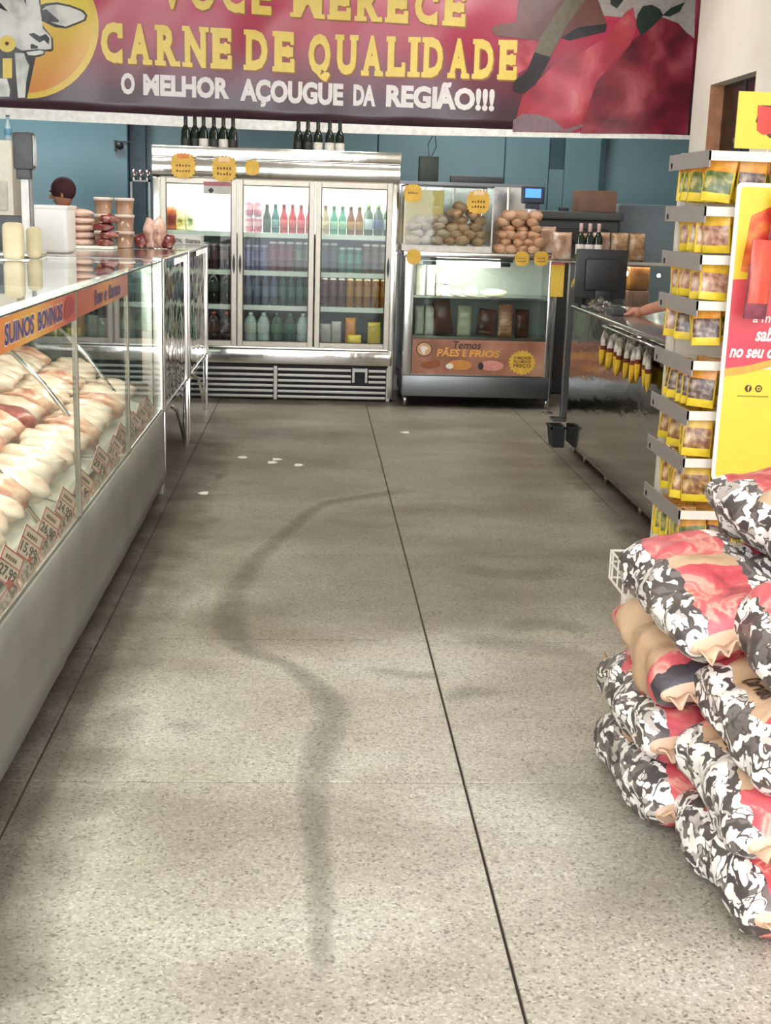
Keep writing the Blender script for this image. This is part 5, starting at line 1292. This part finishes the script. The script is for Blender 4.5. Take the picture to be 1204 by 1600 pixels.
WP = noise_mat('window_dark_pepper', [(0.3, (66, 50, 52)), (0.5, (110, 88, 82)), (0.7, (176, 156, 136))], 50, .25, 3)
WK = noise_mat('window_pink_spice', [(0.3, (140, 90, 74)), (0.6, (196, 156, 130)), (0.8, (226, 204, 180))], 40, .25, 3)
PM = [pouch_mesh('spice_packet', .105, .150, HEADO, WG, FOOTY), pouch_mesh('spice_packet', .105, .150, HEADY, WB, FOOTY), pouch_mesh('spice_packet', .10, .150, HEADO, WP, FOOTY), pouch_mesh('spice_packet', .105, .150, HEADY, WK, FOOTY)]
tname = ['top', 'second', 'third', 'fourth', 'fifth', 'sixth', 'seventh', 'lowest']; wname = ['green herb', 'brown spice', 'dark pepper', 'pink spice']
cname = ['left', 'second', 'third', 'fourth']
for i, z in enumerate(TZS):
    for cidx in range(4):
        kind = (i * 3 + cidx * 2 + i // 2) % 4
        n = rnd.choice([4, 5, 6, 7]) if cidx < 2 else 4
        if i == 6 and cidx < 2: n = 8
        if i == 0: n = 6
        for q in range(n):
            if q == n - 1 and rnd.random() < .5: kind = (kind + 1) % 4
            o = bpy.data.objects.new('spice_packet', PM[kind]); COL.objects.link(o)
            y = RYF + .05 + q * (.42 / max(n, 4)) * rnd.uniform(.85, 1.05)
            o.location = (RX0 + .062 + cidx * .125 + rnd.uniform(-.01, .01), y, z - .026)
            if z - .176 < .0: o.scale = (1, 1, .8)
            sp_ = 1.0 if i not in (1, 2, 3) else .92
            o.scale = (1.05, 1, sp_)
            o.rotation_euler = (rnd.uniform(-.25, .1), rnd.uniform(-.12, .12), rnd.uniform(-.75, .1))
            o['label'] = 'yellow packet of %s on the %s hook of the %s rack tier' % (wname[kind], cname[cidx], tname[i]); o['category'] = 'packet'; o['group'] = 'spice packets on the %s tier, %s hook' % (tname[i], cname[cidx])
# big advertising board on the rack front
AX0, AX1, AZ0, AZ1, AY = 1.462, 1.705, .575, 1.632, 4.505
ad = thing('advert_board', 'tall white-edged red and yellow advertising board on the spice rack', 'sign', ((AX0 + AX1) / 2, AY, AZ0))
def rrect(x0, x1, z0, z1, r, y, n=5):
    P = []
    for cx, cz, a0 in ((x1 - r, z1 - r, 0), (x0 + r, z1 - r, 90), (x0 + r, z0 + r, 180), (x1 - r, z0 + r, 270)):
        for q in range(n + 1): a = math.radians(a0 + 90 * q / n); P.append((cx + r * math.cos(a), y, cz + r * math.sin(a)))
    return P
build('board', MB().prism(rrect(AX0, AX1, AZ0, AZ1, .018, AY), (0, -1, 0), .006), mat('board_white', (240, 228, 214), .35, 0, .03), ad)
AYF = AY - .0065
YEL = mat('board_yellow', (230, 198, 60), .35, 0, .03); REDB = grad_z('board_red', [(0, (206, 72, 88)), (0.5, (200, 64, 80)), (1, (214, 84, 88))], .30, .72, .35, .04)
build('yellow_field', MB().prism(rrect(AX0 + .014, AX1 - .014, AZ0 + .014, .985, .012, AYF), (0, -1, 0), .001), YEL, ad)
build('yellow_field', MB().prism(rrect(AX0 + .014, AX1 - .014, 1.27, AZ1 - .014, .012, AYF), (0, -1, 0), .001), YEL, ad)
build('red_field', MB().prism([(AX0 + .014, AYF - .0012, .975), (AX1 - .014, AYF - .0012, 1.01), (AX1 - .014, AYF - .0012, 1.31), (AX0 + .014, AYF - .0012, 1.30)], (0, -1, 0), .001), REDB, ad)
build('orange_swoosh', MB().prism([(AX0 + .014, AYF - .0024, .955), (1.56, AYF - .0024, .97), (AX1 - .014, AYF - .0024, 1.01), (AX1 - .014, AYF - .0024, 1.035), (1.56, AYF - .0024, .998), (AX0 + .014, AYF - .0024, .985)], (0, -1, 0), .001), mat('swoosh_orange', (236, 160, 66), .35), ad)
FOODP = noise_mat('printed_food', [(0.3, (150, 40, 30)), (0.45, (206, 60, 44)), (0.6, (226, 130, 60)), (0.8, (238, 206, 170))], 12, .35, 4)
build('food_picture', MB().prism([(1.50, AYF - .0024, 1.33), (1.66, AYF - .0024, 1.30), (1.68, AYF - .0024, 1.48), (1.60, AYF - .0024, 1.56), (1.52, AYF - .0024, 1.52)], (0, -1, 0), .001), FOODP, ad)
WPR = mat('board_lettering', (246, 226, 220), .4)
flat_text(ad, 'a mesa,', 1.56, 1.69, 1.145, 1.175, AYF - .004, WPR, .015, .1)
flat_text(ad, 'sabor', 1.575, 1.69, 1.085, 1.135, AYF - .004, WPR, .03, .25)
flat_text(ad, 'no seu dia!', 1.487, 1.69, 1.025, 1.072, AYF - .004, WPR, .03, .25)
def dring(cx, cz, r): return MB().prism([(cx + r * math.cos(2 * math.pi * q / 20), AYF - .0012, cz + r * math.sin(2 * math.pi * q / 20)) for q in range(20)], (0, -1, 0), .001)
i1 = build('icon', dring(1.568, .915, .013), mat('icon_dark', (70, 48, 20), .5), ad); flat_text(i1, 'f', 1.564, 1.573, .906, .925, AYF - .004, YEL, .02, name='icon_mark')
i2 = build('icon', dring(1.606, .915, .013), mat('icon_dark', (70, 48, 20), .5), ad)
rs = rrect(1.599, 1.613, .908, .922, .004, AYF - .0032); build('icon_mark', MB().prism(rs, (0, -1, 0), .0006), YEL, i2)
build('icon_mark', MB().prism([(1.606 + .004 * math.cos(q * .5), AYF - .0042, .915 + .004 * math.sin(q * .5)) for q in range(12)], (0, -1, 0), .0006), mat('icon_dark', (70, 48, 20), .5), i2)
build('handle_print', MB().box(1.53, 1.645, AYF - .0018, AYF - .001, .884, .889), mat('faint_print', (150, 130, 40), .5), ad)
for q in (AX0 + .04, AX1 - .04): build('hanger', MB().tube([(q, AY, AZ1 - .03), (q, RYF, AZ1 - .02)], .004, 6), CHROME, ad)
# yellow header sign above the rack
hsn = thing('rack_header', 'yellow header sign with red logo above the spice rack', 'sign', (1.9, 4.62, 1.745))
build('board', MB().box(1.478, 2.4, 4.62, 4.628, 1.752, 1.945), YEL, hsn)
build('logo_shadow', MB().prism([(1.545, 4.6185, 1.845), (1.60, 4.6185, 1.79), (1.80, 4.6185, 1.83), (1.80, 4.6185, 1.90), (1.56, 4.6185, 1.90)], (0, -1, 0), .0008), mat('logo_brown', (96, 30, 26), .4), hsn)
build('logo', MB().prism([(1.548, 4.6172, 1.90), (1.552, 4.6172, 1.815), (1.575, 4.6172, 1.80), (1.80, 4.6172, 1.845), (1.80, 4.6172, 1.915), (1.65, 4.6172, 1.885)], (0, -1, 0), .0008), mat('logo_red', (206, 62, 50), .4), hsn)
build('post', MB().tube([(1.60, 4.63, 1.70), (1.60, 4.63, 1.80)], .006, 6), RACKW, hsn); build('post', MB().tube([(2.2, 4.63, 1.70), (2.2, 4.63, 1.80)], .006, 6), RACKW, hsn)
# red packets clipped before the board
REDP = noise_mat('orange_red_packet', [(0.3, (196, 60, 46)), (0.6, (222, 88, 68)), (0.8, (236, 140, 112))], 10, .3, 3, stretch=(3, 1, .4))
PALEP = noise_mat('pale_packet_top', [(0.3, (206, 176, 160)), (0.7, (236, 220, 206))], 20, .3); MAROON = noise_mat('maroon_packet', [(0.3, (96, 40, 52)), (0.6, (150, 76, 88)), (0.8, (196, 140, 140))], 14, .3)
RM = [pouch_mesh('red_packet', .10, .27, PALEP, REDP, MAROON), pouch_mesh('red_packet', .085, .27, REDP, REDP, MAROON)]
ck2 = thing('clip_arm', 'wire clip arm holding red packets before the advertising board', 'wire arm', (1.66, 4.48, 1.66))
build('wire', MB().tube([(1.60, RYF, 1.665), (1.62, 4.43, 1.66), (1.80, 4.42, 1.655)], .004, 6), CHROME, ck2, True)
for k, (x, m_, z) in enumerate([(1.625, 0, 1.60), (1.72, 0, 1.61), (1.545, 1, 1.44)]):
    o = bpy.data.objects.new('red_packet', RM[m_]); COL.objects.link(o); o.location = (x, 4.44 - .012 * k, z); o.rotation_euler = (0, .03, rnd.uniform(-.2, .2)); o.scale = (1, 1.6, 1.0)
    o['label'] = ['orange-red packet hanging before the board, nearest its middle', 'orange-red packet at the right edge of the photo', 'narrow red packet hanging lower at the left of the board'][k]; o['category'] = 'packet'; o['group'] = 'red packets before the board'

# ================================================================== CHARCOAL BAGS
def bag_material(kind):
    m, nt, p = base_mat('charcoal_bag_print_' + kind)
    L = nt.links
    tc = nt.nodes.new('ShaderNodeTexCoord'); sp = nt.nodes.new('ShaderNodeSeparateXYZ'); L.new(tc.outputs['Object'], sp.inputs[0])
    oi = nt.nodes.new('ShaderNodeObjectInfo')
    ofs = nt.nodes.new('ShaderNodeVectorMath'); ofs.operation = 'ADD'
    cmb = nt.nodes.new('ShaderNodeCombineXYZ'); mul = nt.nodes.new('ShaderNodeMath'); mul.operation = 'MULTIPLY'; mul.inputs[1].default_value = 17
    L.new(oi.outputs['Random'], mul.inputs[0]); L.new(mul.outputs[0], cmb.inputs[0]); L.new(mul.outputs[0], cmb.inputs[2])
    L.new(tc.outputs['Object'], ofs.inputs[0]); L.new(cmb.outputs[0], ofs.inputs[1])
    def nz(scale, detail=4, dist=0.0):
        n = nt.nodes.new('ShaderNodeTexNoise'); n.inputs['Scale'].default_value = scale; n.inputs['Detail'].default_value = detail; n.inputs['Distortion'].default_value = dist
        L.new(ofs.outputs[0], n.inputs['Vector']); return n.outputs[0]
    def math_(op, a, b=None):
        n = nt.nodes.new('ShaderNodeMath'); n.operation = op
        for i, v in enumerate((a, b)):
            if v is None: continue
            if isinstance(v, (int, float)): n.inputs[i].default_value = v
            else: L.new(v, n.inputs[i])
        return n.outputs[0]
    def mixc(f, a, b):
        n = nt.nodes.new('ShaderNodeMix'); n.data_type = 'RGBA'; L.new(f, n.inputs[0])
        for i, v in ((6, a), (7, b)):
            if isinstance(v, tuple): n.inputs[i].default_value = srgb(v)
            else: L.new(v, n.inputs[i])
        return n.outputs[2]
    # black / white charcoal picture
    v = nt.nodes.new('ShaderNodeTexVoronoi'); v.inputs['Scale'].default_value = 32; v.inputs['Randomness'].default_value = 1
    dn = nt.nodes.new('ShaderNodeVectorMath'); dn.operation = 'ADD'; nv = nt.nodes.new('ShaderNodeTexNoise'); nv.inputs['Scale'].default_value = 14; L.new(ofs.outputs[0], nv.inputs['Vector'])
    sc_ = nt.nodes.new('ShaderNodeVectorMath'); sc_.operation = 'SCALE'; sc_.inputs[3].default_value = .13; L.new(nv.outputs['Color'], sc_.inputs[0])
    L.new(ofs.outputs[0], dn.inputs[0]); L.new(sc_.outputs[0], dn.inputs[1])
    mpp = nt.nodes.new('ShaderNodeMapping'); mpp.inputs['Scale'].default_value = (.6, 1.5, 1.5); mpp.inputs['Rotation'].default_value = (.3, .5, .6); L.new(dn.outputs[0], mpp.inputs[0]); L.new(mpp.outputs[0], v.inputs['Vector'])
    sc = nt.nodes.new('ShaderNodeSeparateColor'); L.new(v.outputs['Color'], sc.inputs[0])
    bw = ramp(nt, [(0, (74, 66, 64)), (.22, (112, 102, 98)), (.34, (230, 222, 214)), (.74, (244, 238, 234)), (.84, (176, 164, 154)), (.94, (84, 74, 72))], 'CONSTANT'); L.new(sc.outputs[0], bw.inputs[0])
    ve = nt.nodes.new('ShaderNodeTexVoronoi'); ve.feature = 'DISTANCE_TO_EDGE'; ve.inputs['Scale'].default_value = 32; L.new(mpp.outputs[0], ve.inputs['Vector'])
    edge = math_('MULTIPLY', math_('LESS_THAN', ve.outputs['Distance'], .07), math_('GREATER_THAN', nz(30, 2), .49))
    bwc = mixc(edge, bw.outputs[0], (86, 74, 68))
    # red ember picture
    rr = ramp(nt, [(.28, (140, 56, 62)), (.42, (186, 72, 80)), (.54, (202, 94, 96)), (.60, (222, 156, 138)), (.68, (196, 84, 86)), (.76, (206, 164, 134))]); L.new(nz(11, 3, 1.2), rr.inputs[0])
    kr = ramp(nt, [(.3, (176, 140, 106)), (.7, (208, 174, 140))]); L.new(nz(3), kr.inputs[0])
    # zones: local x = length, y = width, z = thickness
    edge_n = math_('MULTIPLY', math_('SUBTRACT', nz(9), .5), .12)
    ax = math_('ADD', math_('ABSOLUTE', sp.outputs[0]), edge_n)
    ay = math_('ADD', math_('ABSOLUTE', sp.outputs[1]), edge_n)
    red_f = math_('GREATER_THAN', ax, {'kraft': .20, 'red': .045, 'mixed': .15}[kind])
    col = mixc(red_f, kr.outputs[0], rr.outputs[0])
    if kind != 'kraft':
        side_f = math_('GREATER_THAN', ay, .075 if kind == 'red' else .085)
        col = mixc(side_f, col, bwc)
    else:
        col = mixc(math_('GREATER_THAN', ax, .245), col, (58, 50, 54))
    end_f = math_('GREATER_THAN', math_('ABSOLUTE', sp.outputs[0]), .268)
    col = mixc(end_f, col, (196, 160, 132))
    L.new(col, p.inputs['Base Color']); p.inputs['Roughness'].default_value = .42
    b = nt.nodes.new('ShaderNodeBump'); b.inputs['Strength'].default_value = .35; b.inputs['Distance'].default_value = .012; L.new(nz(22, 3), b.inputs['Height']); L.new(b.outputs[0], p.inputs['Normal'])
    return m
BAGM = {k_: bag_material(k_) for k_ in ('kraft', 'red', 'mixed')}
def bag_mesh(seed, L_=.56, W=.25, T=.152):
    nu, nv = 34, 36; vs = []; fs = []
    for i in range(nu + 1):
        u = i / nu * 2 - 1; e = max(0, 1 - abs(u) ** 5); e2 = max(0, 1 - abs(u) ** 9)
        wob = .012 * noise.noise(Vector((u * 3, seed * 4.4, 0)))
        for k in range(nv):
            a = 2 * math.pi * k / nv; c, s = math.cos(a), math.sin(a)
            y = math.copysign(abs(c) ** .62, c) * W / 2 * (.80 + .20 * e2); z = math.copysign(abs(s) ** .75, s) * T / 2 * (.07 + .93 * e ** .8)
            pnt = Vector((u * L_ / 2, y, z)); n1 = noise.noise(Vector((pnt.x * 9, pnt.y * 11, pnt.z * 14)) + Vector((seed * 7.3, 0, 0)))
            n2 = noise.noise(Vector((pnt.x * 24, pnt.y * 26, pnt.z * 26)) + Vector((seed * 3.3, 5, 0)))
            d = Vector((0, y / W, z / T * 1.3)); d = d.normalized() if d.length > 0 else d
            pnt += d * (n1 * .022 + n2 * .009) * (.35 + .65 * e); pnt.z += wob
            vs.append(pnt)
    for i in range(nu):
        for k in range(nv): fs.append((i * nv + k, i * nv + (k + 1) % nv, (i + 1) * nv + (k + 1) % nv, (i + 1) * nv + k))
    fs.append(tuple(range(nv))[::-1]); fs.append(tuple(range(nu * nv, (nu + 1) * nv)))
    return MB().add(vs, fs)
BAGTXT = mat('bag_dark_print', (72, 52, 40), .5)
bags = []
def charcoal_bag(loc, yaw, pitch, roll, label, words, seed, flip=False, scale=1.0, kind='mixed'):
    mb = bag_mesh(seed)
    o = build('charcoal_bag', mb, BAGM[kind], None, True, loc=(0, 0, 0), label=label, cat='bag', group='stacked charcoal bags')
    bv = BVHTree.FromPolygons([Vector(v) for v in mb.v], mb.f)
    for (w, x0, x1, y0, y1, up) in words:
        t_ = MB(); text_fit(t_, w, x0, x1, y0, y1, lambda x, y: ((-x, -y, 0) if flip else (x, y, 0)), .03)
        t_ = subdiv(t_, 4, .012); vv = []
        for vx in t_.v:
            h = bv.ray_cast(Vector((vx[0], vx[1], .5)), Vector((0, 0, -1)))
            vv.append((vx[0], vx[1], (h[0].z if h[0] else 0) + .0025))
        t_.v = vv; build('lettering', t_, BAGTXT, o, recalc=False)
    # stitched end fold and string
    for sgn in (-1, 1):
        ef = MB(); ny = 24; wob = .012 * noise.noise(Vector((sgn * 3, seed * 4.4, 0)))
        for q in range(ny + 1):
            yy = (q / ny - .5) * .2
            for j, xx in enumerate((.274, .292, .312)):
                ef.v.append((sgn * xx + .006 * noise.noise(Vector((yy * 20, seed, j))), yy * (1 - .08 * j), wob + (.004 + .006 * j) * math.sin(yy * 150 + seed + j) + .012 * j * noise.noise(Vector((yy * 14, seed * 2.2, sgn)))))
        for q in range(ny):
            for j in range(2): ef.f.append((q * 3 + j, (q + 1) * 3 + j, (q + 1) * 3 + j + 1, q * 3 + j + 1)); ef.m.append(0)
        eo = build('end_fold', ef, mat('kraft_fold', (204, 168, 140), .6), o, True, recalc=False); em_ = eo.modifiers.new('s', 'SOLIDIFY'); em_.thickness = .003; em_.offset = 0
    o.location = loc
    # local x (length) runs along -Y after yaw of -90 degrees
    o.rotation_euler = (Matrix.Rotation(yaw, 3, 'Z') @ Matrix.Rotation(pitch, 3, 'Y') @ Matrix.Rotation(roll, 3, 'X')).to_euler()
    o.scale = (1.0, scale, scale)
    return o
YAW = -math.pi / 2
wA = [('BRASA', -.10, .10, -.01, .05, 0), ('Carvão', -.07, .07, -.065, -.025, 0)]
wB = [('CA', -.05, .03, .01, .065, 0)]
plan = [
    # far row, bottom to top
    ((.965, 3.12, .085), YAW + .05, .0, .03, 'bottom charcoal bag of the far row, lying on the floor', wA),
    ((.955, 3.13, .252), YAW + .02, .02, .06, 'charcoal bag, second up in the far row', wA),
    ((.975, 3.10, .419), YAW - .03, .07, .16, 'kraft-faced charcoal bag, third up in the far row', wB),
    ((.985, 3.03, .590), YAW + .08, .15, .20, 'topmost charcoal bag of the far row, speckled black and white', []),
    # near row
    ((1.05, 2.62, .085), YAW + .05, .0, .02, 'bottom charcoal bag of the near row, nearest the camera', wA),
    ((1.04, 2.64, .252), YAW + .0, .03, .10, 'charcoal bag, second up in the near row', wA),
    ((1.07, 2.63, .419), YAW + .05, .05, .16, 'charcoal bag, third up in the near row', wA),
    ((1.13, 2.62, .588), YAW + .06, .10, .20, 'topmost charcoal bag of the near row', []),
    # inner rows to the right
    ((1.26, 3.12, .085), YAW, 0, 0, 'bottom charcoal bag of the inner row', wA),
    ((1.26, 3.12, .252), YAW, 0, 0, 'charcoal bag, second up in the inner row', wA),
    ((1.27, 3.12, .419), YAW, 0, 0, 'charcoal bag, third up in the inner row', wA),
    ((1.26, 3.05, .590), YAW + .04, .10, .12, 'charcoal bag, fourth up in the inner row', wA),
    ((1.25, 3.12, .757), YAW + .2, .08, .10, 'topmost charcoal bag of the inner row below the board', wB),
    ((1.36, 2.60, .085), YAW, 0, 0, 'lowest charcoal bag at the right photo edge', wA),
    ((1.36, 2.60, .252), YAW, 0, 0, 'second lowest charcoal bag at the right photo edge', wA),
    ((1.37, 2.60, .419), YAW, 0, 0, 'charcoal bag at the right photo edge, inner near row', wA),
    ((1.38, 2.62, .588), YAW, .05, .05, 'upper charcoal bag at the right photo edge', wA),
]
for i, (l, yw, pt, rl, lb, w) in enumerate(plan):
    bags.append(charcoal_bag(l, yw, pt, rl, lb, w, i + 1, flip=(i == 2), scale=1.13, kind={0: 'red', 1: 'red', 2: 'kraft', 3: 'red', 4: 'red', 5: 'mixed', 6: 'mixed', 7: 'red', 11: 'red', 12: 'red'}.get(i, 'mixed')))
# white wire basket behind the bags
wk = thing('wire_basket', 'small white wire basket peeking out behind the charcoal bags', 'basket', (1.01, 3.58, 0))
bx0, bx1, by0, by1, bz0, bz1 = .915, 1.12, 3.46, 3.70, .43, .515
for z in (bz0, bz0 + .05, bz1): build('wire', MB().tube([(bx0, by0, z), (bx1, by0, z), (bx1, by1, z), (bx0, by1, z), (bx0, by0, z)], .004, 6), RACKW, wk)
for x in (bx0, bx0 + .055, bx0 + .11, bx0 + .165, bx1):
    for y in (by0, by1): build('wire', MB().tube([(x, y, bz0), (x, y, bz1)], .003, 6), RACKW, wk)
for y in (by0 + .07, by0 + .14, by0 + .21):
    for x in (bx0, bx1): build('wire', MB().tube([(x, y, bz0), (x, y, bz1)], .003, 6), RACKW, wk)
for x in (bx1 - .06, bx1):
    for y in (by0, by1): build('leg', MB().tube([(x, y, 0), (x, y, bz0)], .006, 8), RACKW, wk)
build('cap', MB().bbox(bx0 - .02, bx0 + .012, by0 - .03, by0 + .01, bz0 - .02, bz0 + .02, .005), RACKW, wk)

# ================================================================== PEOPLE
SKIN = noise_mat('skin', [(0.3, (168, 112, 88)), (0.7, (190, 132, 106))], 6, .5)
def skin_body(name, verts, edges, radii, m, parent, root=0):
    me = bpy.data.meshes.new(name); org = Vector(parent.location)
    me.from_pydata([Vector(v) - org for v in verts], edges, []); me.materials.append(m)
    o = bpy.data.objects.new(name, me); COL.objects.link(o); o.parent = parent
    sk_ = o.modifiers.new('skin', 'SKIN'); sk_.use_smooth_shade = True
    for i, r in enumerate(radii):
        d = me.skin_vertices[0].data[i]; d.radius = r if isinstance(r, tuple) else (r, r); d.use_root = (i == root)
    o.modifiers.new('sub', 'SUBSURF').levels = 2; o.modifiers['sub'].render_levels = 2
    return o
def person(label, base, hip_h, tilt, facing, shirt, trousers, cap=None, reach=None, hair=None):
    """facing: unit vector on the floor the person looks along; tilt: forward bend of the spine (radians)"""
    bx_, by_ = base; f = Vector((facing[0], facing[1], 0)).normalized(); s = Vector((f.y, -f.x, 0))
    t_ = thing('person', label, 'person', (bx_, by_, 0))
    B = Vector((bx_, by_, 0)); up = Vector((0, 0, 1))
    sp_ = up * math.cos(tilt) + f * math.sin(tilt)
    hip = B + up * hip_h; chest = hip + sp_ * .30; sh = hip + sp_ * .46; neck = sh + sp_ * .07 + up * .01
    hv = (sp_ * .5 + up * .5).normalized(); head = neck + hv * .13
    V = [hip, hip + sp_ * .15, chest, sh, neck]; E_ = [(0, 1), (1, 2), (2, 3), (3, 4)]; Rd = [(.15, .12), (.145, .11), (.155, .115), (.12, .09), .055]
    def add(p, frm, r): V.append(p); E_.append((frm, len(V) - 1)); Rd.append(r); return len(V) - 1
    hands = []
    for sg_ in (-1, 1):
        a = add(sh + s * sg_ * .17 - up * .01, 3, .06)
        tgt = reach[0 if sg_ < 0 else 1] if reach else sh + s * sg_ * .2 - up * .5 + f * .15
        tgt = Vector(tgt); mid = (V[a] + tgt) / 2 + s * sg_ * .05 - up * .08 - f * .02
        e = add(mid, a, .045); w = add(tgt, e, .03); hands.append((w, tgt, (tgt - mid).normalized()))
    for sg_ in (-1, 1):
        a = add(hip + s * sg_ * .10 - up * .08, 0, .095); kn = add(B + s * sg_ * .11 + up * (hip_h * .52) + f * .03, a, .062)
        an = add(B + s * sg_ * .11 + up * .08, kn, .042); add(B + s * sg_ * .11 + up * .04 + f * .14, an, .036)
    skin_body('body', V, E_, Rd, SKIN, t_)
    # head with nose, ears and eyes
    hb = MB().lump(head, (.078, .078, .112), 1, .02, 1.2, 3)
    hb.lump(head + f * .088 - up * .02, (.016, .016, .022), 2, .02)
    for sg_ in (-1, 1): hb.lump(head + s * sg_ * .08 - up * .01, (.012, .018, .03), 3, .02)
    build('head', hb, SKIN, t_, True)
    for sg_ in (-1, 1): build('eye', MB().lump(head + f * .072 + s * sg_ * .03 + up * .012, (.009, .009, .007), 1, .0), INK, t_, True)
    build('mouth', MB().lump(head + f * .072 - up * .06, (.012, .02, .004), 1, .0), mat('lips', (150, 86, 80), .5), t_, True)
    # clothes slightly outside the body
    skin_body('shirt', [hip - up * .03, hip + sp_ * .15, chest, sh, sh + s * .17 - up * .01, (sh + s * .17 + V[6]) / 2 if False else V[5] * .45 + V[6] * .55, sh - s * .17 - up * .01, V[8] * .45 + V[9] * .55],
              [(0, 1), (1, 2), (2, 3), (3, 4), (4, 5), (3, 6), (6, 7)], [(.165, .135), (.16, .125), (.17, .13), (.13, .10), .078, .066, .078, .066], shirt, t_)
    # the two arm lists are built -s first, so mirror the sleeves onto the matching elbow
    legs = [i for i in range(len(V)) if i > 10]
    pv = [hip - up * .02]; pe = []; pr = [(.16, .13)]
    for sg_ in (-1, 1):
        k0 = len(pv); pv += [hip + s * sg_ * .10 - up * .08, B + s * sg_ * .11 + up * (hip_h * .52) + f * .03, B + s * sg_ * .11 + up * .09]; pe += [(0, k0), (k0, k0 + 1), (k0 + 1, k0 + 2)]; pr += [.105, .075, .065]
    skin_body('trousers', pv, pe, pr, trousers, t_)
    if cap:
        cb = MB().lump(head + up * .035 - f * .006, (.098, .098, .10), 1, .01, 1, 3); cb.lump(head + f * .075 + up * .02, (.03, .06, .012), 2, .01, 1, 2)
        build('cap', cb, cap, t_, True)
    if hair: build('hair', MB().lump(head + up * .03 - f * .022, (.088, .088, .1), 4, .06, 3, 3), hair, t_, True)
    # hands: palm, four fingers and a thumb
    for w, tgt, d in hands:
        side = d.cross(up); side = side.normalized() if side.length > .01 else s; nrm = side.cross(d)
        hbm = MB().tube([tgt - d * .01, tgt + d * .04, tgt + d * .08], [.026, .034, .028], 10)
        for q in range(4):
            o_ = side * (-.024 + .016 * q); ln = [.06, .075, .07, .055][q]
            hbm.tube([tgt + d * .075 + o_, tgt + d * (.075 + ln * .6) + o_, tgt + d * (.075 + ln) + o_ - nrm * .012], [.009, .0085, .007], 8)
        hbm.tube([tgt + d * .02 + side * -.028, tgt + d * .05 + side * -.05, tgt + d * .075 + side * -.052], [.011, .010, .008], 8)
        build('hand', hbm, SKIN, t_, True)
    return t_
MAR = mat('maroon_cloth', (70, 28, 32), .8, 0, .15, 20); TRS = mat('dark_trousers', (44, 44, 50), .8)
person('person in a maroon cap and shirt bending behind the counter', (-1.60, 10.55), 1.02, .72, (-1, -.1), MAR, TRS, cap=mat('maroon_cap', (62, 26, 32), .8), reach=((-2.2, 10.4, .95), (-2.2, 10.7, .95)))
person('person in a red shirt resting a forearm on the checkout', (2.52, 7.05), .94, .12, (-1, .15), mat('red_cloth', (150, 52, 56), .8), TRS, hair=mat('dark_hair', (36, 28, 26), .6), reach=((1.90, 7.42, HZ + .03), (2.1, 6.75, HZ + .03)))
